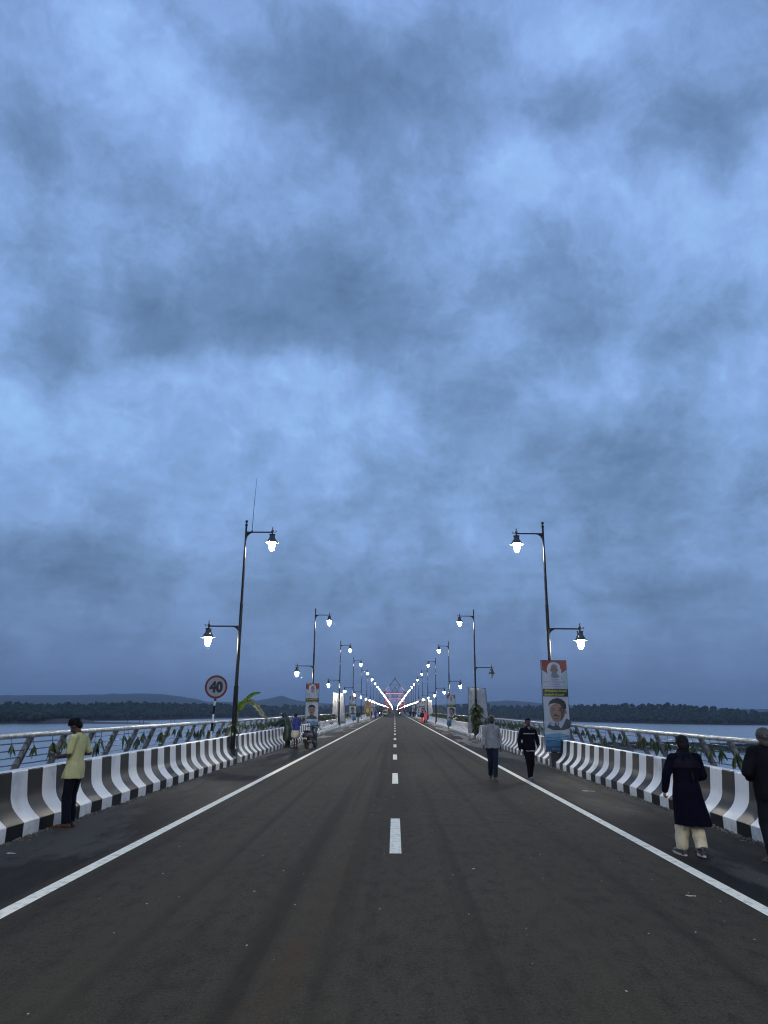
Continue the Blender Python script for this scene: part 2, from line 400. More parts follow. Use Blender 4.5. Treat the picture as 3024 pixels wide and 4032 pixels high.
# ------------------------------------------------------------------ crash barriers
PROF = [(0, 0), (0, .195), (.012, .207), (.09, .27), (.155, .335), (.20, .395), (.228, .455), (.244, .52), (.252, .60), (.262, .72), (.272, .865), (.285, .88), (.46, .88), (.475, .865), (.475, 0)]
def barrier_paint(name, col, col_dirt, rough, spec=.5):
    m = bpy.data.materials.new(name); m.use_nodes = True; nt = m.node_tree; N = nt.nodes; L = nt.links
    b = N['Principled BSDF']; b.inputs['Roughness'].default_value = rough; b.inputs['Specular IOR Level'].default_value = spec
    tc = N.new('ShaderNodeTexCoord'); P = tc.outputs['Object']
    n = N.new('ShaderNodeTexNoise'); n.inputs['Scale'].default_value = 7; n.inputs['Detail'].default_value = 8; n.inputs['Roughness'].default_value = .7; L.new(P, n.inputs['Vector'])
    n2 = N.new('ShaderNodeTexNoise'); n2.inputs['Scale'].default_value = 2.2; n2.inputs['Detail'].default_value = 7; L.new(P, n2.inputs['Vector'])
    sp = N.new('ShaderNodeSeparateXYZ'); L.new(P, sp.inputs[0])
    def mr(x, a, b_, c=0, d=1):
        q = N.new('ShaderNodeMapRange'); L.new(x, q.inputs[0])
        for i, v in enumerate((a, b_, c, d)): q.inputs[i + 1].default_value = v
        return q.outputs[0]
    def ma(op, a, b_):
        q = N.new('ShaderNodeMath'); q.operation = op; q.use_clamp = True
        for i, v in enumerate((a, b_)):
            if isinstance(v, (int, float)): q.inputs[i].default_value = v
            else: L.new(v, q.inputs[i])
        return q.outputs[0]
    low = mr(sp.outputs[2], .02, .28, .5, .0)           # splash dirt where the wall meets the road
    f = ma('ADD', ma('MULTIPLY', low, mr(n.outputs['Fac'], .35, .6)), mr(n2.outputs['Fac'], .56, .70, 0, .38))
    f = ma('ADD', f, mr(n.outputs['Fac'], .66, .74, 0, .5))
    mx = N.new('ShaderNodeMix'); mx.data_type = 'RGBA'; L.new(f, mx.inputs[0]); mx.inputs[6].default_value = col + (1,); mx.inputs[7].default_value = col_dirt + (1,)
    L.new(mx.outputs[2], b.inputs['Base Color'])
    bp = N.new('ShaderNodeBump'); bp.inputs['Strength'].default_value = .35; bp.inputs['Distance'].default_value = .01
    L.new(ma('ADD', n.outputs['Fac'], n2.outputs['Fac']), bp.inputs['Height']); L.new(bp.outputs[0], b.inputs['Normal'])
    return m
BW = barrier_paint('white_masonry_paint', (.66, .655, .63), (.22, .21, .18), .55)
BK = barrier_paint('black_masonry_paint', (.0060, .0080, .0110), (.016, .017, .019), .42, .12)
BPL = barrier_paint('unpainted_pale_concrete', (.50, .50, .50), (.26, .26, .25), .75)
GAP = .30
def barrier_mesh(sx, ylen, bounds, first, striped):
    """ylen long, local y from 0; bounds = stripe boundaries (local)"""
    ys = [0] + [b for b in bounds if .06 < b < ylen - .06] + [ylen]
    if not striped: ys = [ylen * i / 8 for i in range(9)]
    mb = MB(); n = len(PROF); col = first
    for i in range(len(ys) - 1):
        sub = [ys[i], ys[i + 1]]; vs = []
        for y in sub:
            for o_, z in PROF:
                j = (.012 * noise.noise((z * 4.0, y * 3.1, sx)) + .007 * noise.noise((z * 14.0, y * 5.0, 2))) if (0 < y < ylen and striped) else 0
                vs.append((sx * o_, y + j, z))
        if sx > 0: fs = [(k, k + 1, n + k + 1, n + k) for k in range(n - 1)]
        else: fs = [(k + 1, k, n + k, n + k + 1) for k in range(n - 1)]
        for k, q in enumerate(fs): mb.add([vs[a] for a in q], [(0, 1, 2, 3)], (0 if (k >= 11 and True) else col) if striped else 0)
        col = 1 - col
    for y, rev in ((0, sx > 0), (ylen, sx < 0)):
        p = [(sx * o_, y, z) for o_, z in PROF]
        mb.add(p, [tuple(range(n))[::-1] if rev else tuple(range(n))], 0)
    me = mb.mesh('barrier', [BW, BK] if striped else [BPL])
    bm = bmesh.new(); bm.from_mesh(me); bmesh.ops.remove_doubles(bm, verts=bm.verts, dist=.0005); bm.to_mesh(me); bm.free()
    me.polygons.foreach_set('use_smooth', [True] * len(me.polygons)); me.set_sharp_from_angle(angle=R(28)); return me
SW = .472
cache = {}
for sx, side in ((-1, 'left'), (1, 'right')):
    for n in range(-1, NB):
        ya = Y0 + n * BAY + GAP; yb = Y0 + (n + 1) * BAY - GAP; ln = yb - ya
        if n <= 0:
            ph = 10.91 if sx < 0 else 11.97     # a boundary where black (left) / white (right) begins going away
            k0 = math.ceil((ya - ph) / SW); bounds = [ph + (k0 + j) * SW - ya for j in range(60)]
            # colour of first strip
            idx = k0 - 1; first = (1 if idx % 2 == 0 else 0) if sx < 0 else (0 if idx % 2 == 0 else 1)
            me = barrier_mesh(sx, ln, bounds, first, True)
        elif n <= 2:
            if ('s', sx) not in cache: cache['s', sx] = barrier_mesh(sx, ln, [.3 + j * SW + .02 * noise.noise((j * 1.7, 0, sx)) for j in range(60)], 0, True)
            me = cache['s', sx]
        else:
            if ('p', sx) not in cache: cache['p', sx] = barrier_mesh(sx, ln, [], 0, False)
            me = cache['p', sx]
        o = link('crash_barrier', me, None, (sx * XB, ya, dz(ya)))
        if dz(yb) != dz(ya): o.rotation_euler = (math.atan((dz(yb) - dz(ya)) / ln), 0, 0)
        g = 'concrete crash barrier sections along the %s side of the deck' % side
        if n < 0: lb = 'striped crash barrier section on the %s behind the viewer' % side
        elif n == 0: lb = 'black and white striped concrete barrier section nearest the viewer on the %s' % side
        elif n <= 2: lb = 'black and white striped barrier section between %s and %s lamp posts on the %s' % (ORD[n - 1], ORD[n], side)
        elif n < 12: lb = 'plain pale concrete barrier section between %s and %s lamp posts on the %s' % (ORD[n - 1], ORD[n], side)
        else: lb = 'distant plain pale barrier section beyond the twelfth lamp post on the %s' % side
        tag(o, lb, 'barrier', g)

# ------------------------------------------------------------------ railings
STEEL = mat('galvanised_steel', (.34, .345, .335), .45, .3, 9, .2, 40, metal=.65)
PSTEEL = mat('post_steel', (.13, .135, .135), .55, .35, 14, .2, 50, metal=.3)
WIRE = mat('wire_steel', (.10, .10, .105), .5, metal=.4)
XR, ZR, LEAN = 6.0, 1.35, .39
NP = 19; PS = BAY / NP
def rail_meshes(sx, far=False):
    rail = MB(); pts = [(sx * XR, y, ZR) for y in (0, BAY)]
    rail.tube(pts, .046, 14 if not far else 6)
    if not far:
        for k in range(4): y = 3 + 6 * k; rail.tube([(sx * XR, y - .012, ZR), (sx * XR, y + .012, ZR)], .0495, 14)
    wires = []
    for k, z in enumerate((1.225, 1.11, .995, .88, .765)):
        x = XR + LEAN * (ZR - z) + .01
        w = MB(); w.tube([(sx * x, y, z) for y in (0, BAY)], .0105, 6); wires.append(w)
    p = MB()
    dys = (-.034, .034) if not far else (0,)
    for dy in dys:
        th = .012 if not far else .07
        vs = []
        for z in (-.02, .5, .9, 1.2, ZR - .03):
            x = XR + .012 + LEAN * (ZR - z) + .05 * (1 - z / ZR) ** 2; wd = .050 if z < 1.1 else .043
            for a, b in ((-wd, -th / 2), (wd, -th / 2), (wd, th / 2), (-wd, th / 2)): vs.append((sx * (x + a), dy + b, z))
        fs = []
        for i in range(4):
            for k in range(4): fs.append((4 * i + k, 4 * i + (k + 1) % 4, 4 * i + 4 + (k + 1) % 4, 4 * i + 4 + k))
        fs += [(3, 2, 1, 0), (16, 17, 18, 19)]
        p.add(vs, fs)
    return rail, wires, p
NEARBAYS = 6
for sx, side in ((-1, 'left'), (1, 'right')):
    rail, wires, post = rail_meshes(sx)
    rm = rail.mesh('top_rail', STEEL, True, 40); wm = [w.mesh('wire', WIRE, True) for w in wires]; pm = post.mesh('post', PSTEEL)
    frl, fw, fp = rail_meshes(sx, True)
    fm = MB(); fm.add(frl.v, frl.f, 0)
    for w in fw[::2]: fm.add(w.v, w.f, 1)
    for i in range(NP): fm.add(fp.v, fp.f, 1, Matrix.Translation((0, (i + .5) * PS, 0)))
    farm = fm.mesh('railing', [STEEL, PSTEEL])
    g = 'steel railing bays along the %s edge of the bridge' % side
    for n in range(-1, NB):
        ya = Y0 + n * BAY
        if n <= 0: where = 'nearest the viewer on the %s with hanging leaf bunches' % side if n == 0 else 'on the %s behind the viewer' % side
        elif n < 12: where = 'between %s and %s lamp posts on the %s' % (ORD[n - 1], ORD[n], side)
        else: where = 'far off beyond the twelfth lamp post on the %s' % side
        if n < NEARBAYS:
            t = thing('railing', 'galvanised tube and wire railing bay ' + where, 'railing', (0, ya, 0), 0, g)
            link('top_rail', rm, t)
            for m_ in wm: link('wire', m_, t)
            for i in range(NP): link('post', pm, t, (0, (i + .5) * PS, 0))
        else:
            o = link('railing', farm, None, (0, ya, dz(ya)))
            if ya > 900: o.rotation_euler = (math.atan((dz(ya + BAY) - dz(ya)) / BAY), 0, 0)
            tag(o, 'galvanised tube and wire railing bay ' + where, 'railing', g)

# ------------------------------------------------------------------ lamp posts
BLK = mat('black_lamp_paint', (.004, .004, .006), .30, 0, spec=.35)
GOLD = mat('worn_gold_paint', (.13, .07, .03), .45, .3, 30, metal=.4)
SHD = mat('dark_green_enamel', (.018, .024, .018), .25, spec=.7)
GLOW = emis('lit_globe', (1.0, .925, .78), 820.0)
OFFG = mat('frosted_unlit_globe', (.45, .48, .50), .2)
def lamp_shade_mb(n=20):
    s = MB(); s.lathe([(.0, .0), (.02, .0), (.035, -.03), (.06, -.045), (.115, -.05), (.118, -.075), (.10, -.085), (.105, -.16), (.115, -.20), (.15, -.245), (.175, -.30), (.18, -.335), (.26, -.365), (.265, -.378), (.20, -.372), (.155, -.35), (.14, -.30)], n)
    return s
def finial_mb():
    s = MB(); s.lathe([(.0, .22), (.012, .19), (.022, .15), (.012, .11), (.03, .09), (.05, .05), (.055, .02), (.03, -.01), (.02, -.03)][::-1], 10)
    pts = [(.05 + .06 * i / 4, 0, .0) for i in range(3)] + [(.13, 0, .012), (.145, 0, .04), (.13, 0, .06), (.11, 0, .055)]
    s.tube(pts, [.012] * 7, 6); s.ell((.11, 0, .053), (.014, .014, .014), 8, 6)
    return s
def globe_mb(n=16, m=8):
    s = MB(); prof = []
    for i in range(m + 1):
        q = i / m * math.pi / 2
        prof.append((max(.004, .122 * math.cos(q) ** .75), -.36 - .32 * math.sin(q)))
    prof = [(.118, -.335)] + prof; s.lathe(prof[::-1], n); return s
def arm_mb(L_, thick=.026):
    s = MB(); s.tube([(0, 0, 0), (L_, 0, 0)], thick, 8)
    # curved gusset
    n = 8; r = .26; top = []; bot = []
    for i in range(n + 1):
        a = math.pi / 2 * i / n
        bot.append((.05 + r - r * math.sin(a) if False else .04 + r * (1 - math.sin(a)), -r * (1 - math.cos(a)) * 1.0))
    # region between pole axis, arm underside, and quarter arc
    pts2 = [(0, 0)] + [(.04 + r * (1 - math.cos(math.pi / 2 * i / n)) , -.02 - r * (1 - math.sin(math.pi / 2 * i / n))) for i in range(n + 1)]
    vs = []; 
    for y in (-.016, .016):
        for x, z in pts2: vs.append((x, y, z))
    k = len(pts2); fs = [tuple(range(k))[::-1], tuple(range(k, 2 * k))]
    for i in range(k): fs.append((i, (i + 1) % k, k + (i + 1) % k, k + i))
    s.add(vs, fs); return s
GM = globe_mb().mesh('globe', GLOW, True); GMF = globe_mb(8, 4).mesh('globe', emis('far_lit_globe', (1.0, .90, .72), 160.0), True); GMO = globe_mb().mesh('globe', OFFG, True)
SHM = lamp_shade_mb().mesh('lamp_shade', SHD, True, 35); SHMF = lamp_shade_mb(8).mesh('lamp_shade', SHD, True, 35)
FIM = finial_mb().mesh('finial', GOLD, True); A1 = arm_mb(.98).mesh('arm', BLK, False); A2 = arm_mb(1.12).mesh('arm', BLK, False)
pole = MB()
for z0, z1, r0, r1 in ((.45, 2.55, .092, .084), (2.55, 5.45, .064, .058), (5.45, 7.35, .049, .046), (7.35, 8.32, .037, .036)):
    pole.tube([(0, 0, z0), (0, 0, z1)], [r0, r1], 14)
    if z0 > .5: pole.tube([(0, 0, z0 - .03), (0, 0, z0 + .005)], r0 * 1.32, 14)
pole.tube([(0, 0, 8.32), (0, 0, 8.38)], [.05, .052], 12); PM = pole.mesh('pole', BLK, True, 35)
capm = MB(); capm.lathe([(.03, 8.38), (.02, 8.41), (.02, 8.43), (.05, 8.46), (.055, 8.49), (.04, 8.52), (.01, 8.54)], 12); CM = capm.mesh('finial', BLK, True)
bs = MB(); bs.box((0, 0, .215), (.30, .34, .43)); bs.box((0, 0, .44), (.36, .38, .02)); 
for a in (-.13, .13):
    for b in (-.14, .14): bs.tube([(a, b, .45), (a, b, .49)], .014, 6)
BM = bs.mesh('base', mat('dark_pedestal', (.05, .05, .05), .7, .3, 12, .3, 40))
stk = MB(); stk.box((0, -.088, 2.02), (.03, .004, .05)); stk.box((0, -.088, 2.12), (.012, .004, .03)); STK = stk.mesh('sticker', mat('sticker_white', (.4, .4, .4)))
def lamp_post(label, far=False, unlit_low=False, sticker=False, group=None):
    t = thing('lamp_post', label, 'lamp post', (0, 0, 0), 0, group)
    link('base', BM, t); p = link('pole', PM, t); link('finial', CM, p)
    if sticker: link('sticker', STK, p)
    for am, z, L_, rz, gl in ((A1, 8.08, .98, math.pi, GMF if far else GM), (A2, 4.62, 1.12, 0, GMO if unlit_low else (GMF if far else GM))):
        a = link('arm', am, t, (0, 0, z), (0, 0, rz))
        c = 1 if rz == 0 else -1
        s = link('lamp_shade', SHMF if far else SHM, t, (c * L_, 0, z - .03), (0, 0, rz))
        link('finial', FIM, s, (0, 0, .03)); link('globe', gl, s)
    return t
protoN = lamp_post('', sticker=True); protoU = lamp_post('', unlit_low=True); protoF = lamp_post('', far=True)
used = {}
for sx, side in ((-1, 'left'), (1, 'right')):
    for n in range(0, NB + 1):
        y = Y0 + n * BAY
        src = protoU if (sx > 0 and n == 2) else (protoN if n < 9 else protoF)
        if src.name not in used: used[src.name] = 1; o = src
        else: o = copy_tree(src)
        o.location = (sx * XPS[sx], y, dz(y)); o.rotation_euler = (0, 0, 0 if sx > 0 else math.pi)
        if n == 0: lb = 'black two-armed lamp post beside the viewer on the %s' % side
        elif n == 1 and sx < 0: lb = 'tall black two-armed lamp post beside the 40 speed sign, with a thin rod on top'
        elif n == 1: lb = 'tall black two-armed lamp post carrying the large portrait banner on the right'
        elif n == 2 and sx > 0: lb = 'black lamp post on the right whose lower outer globe is unlit'
        elif n <= 14: lb = 'black two-armed lamp post, %s from the front in the %s row' % (ORD[n - 1], side)
        else: lb = 'far black two-armed lamp post merging into the %s line of lights' % side
        tag(o, lb, 'lamp post', 'lamp posts along the %s barrier' % side)
mb = MB(); mb.tube([(0, 0, 0), (.02, .0, 1.0), (.06, 0, 2.05)], [.011, .009, .005], 6); mb.lathe([(.03, -.02), (.03, .02), (.012, .05)], 8)
o = mb.build('lightning_rod', BLK); o.location = (-XP + .22, Y0 + BAY, 8.11); tag(o, 'thin dark rod standing on the top arm of the nearest left lamp post', 'rod')

# ------------------------------------------------------------------ text
def text_to(mb, body, size, x, y, z, mi, bold=0., T=None, align='CENTER', width=None):
    """flat text in the XZ plane facing -Y, centred on (x, z)"""
    c = bpy.data.curves.new('t', 'FONT'); c.body = body; c.size = size; c.align_x = align; c.align_y = 'CENTER'; c.offset = bold; c.resolution_u = 3
    o = bpy.data.objects.new('t', c); COL.objects.link(o)
    dg = bpy.context.evaluated_depsgraph_get(); me = bpy.data.meshes.new_from_object(o.evaluated_get(dg))
    xs = [v.co.x for v in me.vertices]; k = 1.
    if width and xs: k = width / (max(xs) - min(xs))
    off = (max(xs) + min(xs)) / 2 if xs else 0
    ys = [v.co.y for v in me.vertices]; offy = (max(ys) + min(ys)) / 2 if ys else 0
    vs = [(x + (v.co.x - off) * k, y, z + v.co.y - offy) for v in me.vertices]
    mb.add(vs, [tuple(p.vertices) for p in me.polygons], mi, T)
    bpy.data.objects.remove(o); bpy.data.curves.remove(c); bpy.data.meshes.remove(me)

# ------------------------------------------------------------------ speed sign
t = thing('speed_sign', 'round red-rimmed 40 speed limit sign on a black and white banded pole', 'road sign', (-5.82, 23.45, .82), 0)
mb = MB(); lean = .045
segs = [(0, .28, 0), (.28, .54, 1), (.54, .80, 0), (.80, 1.06, 1), (1.06, 1.36, 0)]
for a, b, c in segs: mb.tube([(lean * a, 0, a), (lean * b, 0, b)], .034, 12, c)
mb.build('pole', [BW, BK], t, True, 40)
mb = MB(); cz = 1.64; n = 48; rim = []; T = Matrix.Translation((lean * cz, -.045, cz))
def disc(mb, r, y, mi, r0=0., n=48):
    vs = []; fs = []
    if r0 > 0:
        for k in range(n): q = 2 * math.pi * k / n; vs += [(r0 * math.cos(q), y, r0 * math.sin(q)), (r * math.cos(q), y, r * math.sin(q))]
        for k in range(n): fs.append((2 * k, 2 * k + 1, (2 * k + 3) % (2 * n), (2 * k + 2) % (2 * n)))
    else:
        for k in range(n): q = 2 * math.pi * k / n; vs.append((r * math.cos(q), y, r * math.sin(q)))
        fs = [tuple(range(n))]
    mb.add(vs, fs, mi, T)
disc(mb, .30, 0, 0); disc(mb, .365, 0, 1, .30); disc(mb, .365, .006, 3)
vs = []
for k in range(n): q = 2 * math.pi * k / n; vs += [(.365 * math.cos(q), 0, .365 * math.sin(q)), (.365 * math.cos(q), .006, .365 * math.sin(q))]
mb.add(vs, [(2 * k, 2 * k + 1, (2 * k + 3) % (2 * n), (2 * k + 2) % (2 * n)) for k in range(n)], 1, T)
SWH = mat('sign_white', (.33, .33, .335), .5, .06, 4); SRD = mat('sign_red', (.15, .008, .010), .4, .1, 5); SBK = mat('sign_black', (.012, .012, .02), .5)
text_to(mb, '40', .44, 0, -.002, 0, 2, .026, T, width=.44)
mb.box((0, .025, .1), (.10, .035, .03), 3, T); mb.box((0, .025, -.12), (.10, .035, .03), 3, T); mb.box((0, .02, -.39), (.07, .03, .09), 1, T)
mb.build('sign_plate', [SWH, SRD, SBK, PSTEEL], t)

# ------------------------------------------------------------------ banners
BC = {'white': mat('print_white', (.46, .47, .50), .35), 'red': mat('print_red', (.22, .026, .016), .35), 'teal': mat('print_teal', (.28, .42, .42), .35),
      'blue': mat('print_blue', (.05, .17, .27), .35), 'deep': mat('print_deep_blue', (.02, .09, .19), .35), 'purple': mat('print_purple', (.10, .08, .28), .4),
      'black': mat('print_black', (.012, .013, .014), .4), 'yellow': mat('print_yellow', (.45, .47, .04), .4), 'hair': mat('print_hair', (.012, .014, .018), .4),
      'skin': mat('print_skin', (.27, .165, .115), .4), 'skin2': mat('print_skin_shadow', (.10, .06, .042), .4), 'ghair': mat('print_grey_hair', (.20, .20, .21), .4),
      'shirt': mat('print_shirt', (.38, .40, .46), .4), 'coat': mat('print_coat', (.045, .06, .07), .4), 'sky': mat('print_sea', (.14, .30, .42), .35),
      'orange': mat('print_orange', (.50, .17, .05), .4), 'green': mat('print_green', (.06, .16, .06), .4), 'lskin': mat('print_lit_skin', (.27, .18, .13), .4)}
BK_ = list(BC); BMATS = [BC[k] for k in BK_]
def BI(k): return BK_.index(k)
class Flat:
    """flat printed shapes; each later shape sits half a millimetre in front"""
    def __init__(s, mb): s.mb = mb; s.y = 0.
    def poly(s, pts, k): s.y -= .0006; s.mb.add([(x, s.y, z) for x, z in pts], [tuple(range(len(pts)))], BI(k))
    def ell(s, x, z, a, b, k, rot=0., n=28, part=None):
        p = []
        for i in range(n):
            q = 2 * math.pi * i / n; u, v = a * math.cos(q), b * math.sin(q); c, d = math.cos(rot), math.sin(rot)
            p.append((x + u * c - v * d, z + u * d + v * c))
        s.poly(p, k)
def portrait_big(f, cx, cz, s, kind):
    P = lambda pts, k: f.poly([(cx + a * s, cz + b * s) for a, b in pts], k)
    E = lambda x, z, a, b, k, r=0.: f.ell(cx + x * s, cz + z * s, a * s, b * s, k, r)
    if kind == 0:   # three-quarter view, white collar
        P([(-1.0, -1.55), (-.7, -1.15), (-.2, -1.0), (.6, -.95), (.95, -.7), (1.25, -.95), (1.45, -1.3), (1.2, -1.6), (.6, -1.8), (-.4, -1.8)], 'coat')
        P([(-.72, -1.28), (-.4, -1.05), (.0, -.95), (.7, -.82), (.95, -.65), (.55, -1.35), (.35, -1.65), (.0, -1.25), (-.35, -1.45)], 'shirt')
        P([(-.35, -.95), (.5, -.8), (.55, -.4), (-.35, -.5)], 'skin2')
        P([(-.62, .35), (-.66, -.05), (-.58, -.45), (-.40, -.85), (-.12, -1.08), (.15, -1.08), (.5, -.85), (.72, -.5), (.82, -.05), (.75, .5), (0, .75)], 'skin')
        P([(.30, .35), (.78, .3), (.82, -.05), (.72, -.5), (.5, -.85), (.3, -.95), (.42, -.4)], 'skin2')
        E(.88, -.12, .10, .22, 'skin')
        P([(-.72, .34), (-.60, .60), (-.1, .70), (.35, .60), (.60, .20), (.72, .0), (.78, .12), (.93, .15), (.96, .5), (.85, .82), (.5, 1.08), (.1, 1.18), (-.35, 1.05), (-.65, .8), (-.74, .5)], 'hair')
        P([(-.52, .16), (-.3, .2), (-.12, .12), (-.3, .13)], 'hair'); P([(.12, .14), (.35, .22), (.6, .12), (.35, .14)], 'hair')
        E(-.33, .03, .10, .035, 'hair'); E(.30, .03, .12, .04, 'hair')
        P([(-.16, .05), (-.30, -.28), (-.05, -.33), (.06, -.22)], 'lskin'); E(-.12, -.33, .14, .05, 'skin2')
        P([(-.42, -.50), (-.15, -.40), (.22, -.46), (.36, -.58), (.0, -.52)], 'hair')
        P([(-.22, -.60), (.0, -.585), (.24, -.60), (.02, -.66)], 'lskin'); E(.0, -.74, .2, .04, 'skin2')
    else:           # frontal view, dark shirt, moustache
        P([(-1.1, -1.75), (-1.0, -1.35), (-.5, -1.12), (.5, -1.1), (1.0, -1.3), (1.15, -1.75)], 'coat')
        P([(-.4, -1.15), (-.35, -.7), (.35, -.7), (.4, -1.1), (.05, -1.6)], 'skin2')
        E(0, -.1, .62, .88, 'skin'); E(-.66, -.1, .08, .2, 'skin'); E(.66, -.1, .08, .2, 'skin')
        P([(-.68, .1), (-.55, .45), (-.2, .62), (.3, .58), (.55, .4), (.68, .05), (.74, .5), (.5, .95), (.0, 1.1), (-.5, .95), (-.75, .5)], 'hair')
        E(-.27, .12, .15, .035, 'hair'); E(.27, .12, .15, .035, 'hair'); E(-.27, .0, .09, .04, 'hair'); E(.27, .0, .09, .04, 'hair')
        P([(-.07, .0), (-.14, -.25), (.14, -.25), (.07, .0)], 'lskin'); E(0, -.42, .26, .075, 'hair'); E(0, -.55, .14, .035, 'skin2')
def small_head(f, cx, cz, s):
    P = lambda pts, k: f.poly([(cx + a * s, cz + b * s) for a, b in pts], k)
    E = lambda x, z, a, b, k: f.ell(cx + x * s, cz + z * s, a * s, b * s, k)
    P([(-.78, -1.0), (-.5, -.62), (0, -.55), (.5, -.62), (.85, -1.0), (.4, -1.2), (-.4, -1.2)], 'ghair')
    E(0, .05, .52, .72, 'skin'); E(-.55, .0, .07, .15, 'skin2'); E(.55, .0, .07, .15, 'skin2')
    P([(-.52, .1), (-.50, .6), (-.2, .88), (.25, .88), (.5, .6), (.52, .1), (.40, .5), (.0, .62), (-.40, .5)], 'ghair')
    P([(-.50, -.2), (-.2, -.25), (.0, -.18), (.2, -.25), (.50, -.2), (.35, -.62), (0, -.78), (-.35, -.62)], 'ghair')
    E(-.2, .12, .12, .035, 'skin2'); E(.2, .12, .12, .035, 'skin2'); E(0, -.08, .08, .1, 'lskin'); E(0, -.33, .13, .03, 'skin2')
def creased(mb):
    me = mb.mesh('printed_sheet', BMATS); bm = bmesh.new(); bm.from_mesh(me)
    for ax, vals in ((2, [.12 * i for i in range(1, 25)]), (0, [-.36 + .09 * i for i in range(9)])):
        for q in vals:
            co = [0, 0, 0]; co[ax] = q + .001; no = [0, 0, 0]; no[ax] = 1
            bmesh.ops.bisect_plane(bm, geom=bm.verts[:] + bm.edges[:] + bm.faces[:], dist=1e-5, plane_co=co, plane_no=no)
    for v in bm.verts:
        x, z = v.co.x, v.co.z
        v.co.y += .022 * math.sin(2.2 * z + 1.0) * (1 - (x / .46) ** 2) + .010 * math.sin(9 * x + 2.5 * z) + .012 * noise.noise((x * 5, z * 2.2, 4)) - .035
    bm.to_mesh(me); bm.free(); return me
KT = ['ನಲ್ಮೆಯ ಜನತೆ', 'ಶರಾವತಿ ಸಂತ್ರಸ್ತರು, ಜನರ ಪರವಾಗಿ', 'ಹಾಗೂ ಕೇಂದ್ರಸರ್ಕಾರ', 'ಸರ್ವರಿಗೂ ಹಾರ್ದಿಕ ಅಭಿನಂದನೆಗಳು']
def banner_mesh(kind, w=.86, h=3.0):
    mb = MB(); f = Flat(mb); hw = w / 2
    f.poly([(-hw, 0), (hw, 0), (hw, h), (-hw, h)], 'white')
    f.poly([(-hw, .62), (-hw + .04, .62), (-hw + .02, 1.7), (-hw + .05, 2.62), (-hw, 2.7)], 'teal'); f.poly([(hw, 2.7), (hw - .22, 2.45), (hw - .10, 2.1), (hw, 1.9)], 'teal')
    f.poly([(-hw, h), (-hw, 2.68), (-.24, 2.56), (-.1, 2.8), (.1, 2.8), (.26, 2.57), (hw, 2.70), (hw, h)], 'red')
    f.ell(.0, 2.68, .255, .28, 'white'); small_head(f, .0, 2.68, .22)
    for i, (tx, wd) in enumerate(zip(KT, (.28, .74, .40, .74))):
        f.y -= .0006; text_to(mb, tx, .060, 0, f.y, 2.36 - i * .08, BI('purple'), width=wd)
    f.poly([(-hw, 2.05), (hw, 2.05), (hw, 1.79), (-hw, 1.79)], 'black')
    f.y -= .0006; text_to(mb, 'ಸಿಗಂದೂರು ಸೇತುವೆ', .10, 0, f.y, 1.985, BI('yellow'), .002, width=.76); text_to(mb, 'ಲೋಕಾರ್ಪಣೆ ಸಮಾರಂಭ', .09, 0, f.y, 1.855, BI('yellow'), .002, width=.78)
    f.poly([(-hw, 0), (hw, 0), (hw, .52), (.1, .60), (-hw, .55)], 'sky'); f.poly([(-hw, 0), (hw, 0), (hw, .36), (.1, .33), (-hw, .40)], 'blue'); f.poly([(-hw, 0), (hw, 0), (hw, .20), (-hw, .16)], 'deep')
    f.poly([(-hw, .47), (-.1, .44), (hw, .52), (hw, .50), (-.1, .42), (-hw, .45)], 'deep'); f.poly([(-hw, .33), (hw, .44), (hw, .42), (-hw, .305)], 'deep')
    if kind == 0: portrait_big(f, .0, 1.33, .355, 0)
    else: portrait_big(f, .0, 1.29, .325, 1)
    f.y -= .0006; text_to(mb, 'ಸಾಗರ ತಾಲೂಕು', .05, -.05, f.y, .09, BI('yellow'), width=.34)
    return creased(mb)
PB = [banner_mesh(0), banner_mesh(1)]
def orange_banner():
    mb = MB(); f = Flat(mb); f.poly([(-.6, 0), (.6, 0), (.55, 2.6), (.3, 2.9), (-.3, 2.9), (-.55, 2.6)], 'orange'); f.ell(0, 2.1, .32, .42, 'skin'); f.ell(0, 2.38, .30, .2, 'green'); f.ell(0, 1.1, .42, .6, 'green'); f.ell(0, 1.15, .26, .4, 'yellow'); f.ell(.1, .4, .4, .3, 'skin2')
    return mb.mesh('printed_sheet', BMATS)
OB = orange_banner()
fr = MB()
for x in (-.44, .44): fr.box((x, .02, 1.5), (.022, .022, 3.04))
for z in (0, 1.55, 3.01): fr.box((0, .045, z), (.90, .022, .022))
FRM = fr.mesh('frame', mat('frame_wood', (.06, .05, .045), .8))
def banner(x, y, z, label, me, rz=0, w=1.0, h=1.0):
    t = thing('banner', label, 'banner', (x, y - .13, z), rz, 'banners tied to the lamp posts'); t.scale = (w, 1, h)
    link('printed_sheet', me, t); link('frame', FRM, t, (0, .004, 0)); return t
def yb(n): return Y0 + n * BAY
banner(5.51, yb(1), .50, 'large portrait banner with red top and blue foot on the nearest right lamp post', PB[0], R(1))
banner(-XP, yb(2), .45, 'portrait banner of a man in a dark shirt on the second left lamp post', PB[1], R(-2))
banner(XP + .05, yb(3), .35, 'portrait banner on the third lamp post of the right row', PB[0], 0, .95, .98)
banner(-XP, yb(4), .45, 'small-looking portrait banner on the fourth lamp post of the left row', PB[1], 0)
banner(-XP + .2, yb(6), .45, 'orange and green cut-out banner among leaves on the left', OB, 0, 1.15, 1.05)
banner(-XP, yb(7), .45, 'portrait banner next beyond the orange one on the left', PB[1]); banner(-XP, yb(8), .45, 'farthest portrait banner visible on the left', PB[0])
banner(XP - .1, yb(6), .45, 'wide portrait banner behind the two walkers in orange and pink', PB[0], 0, 1.5, 1.05)
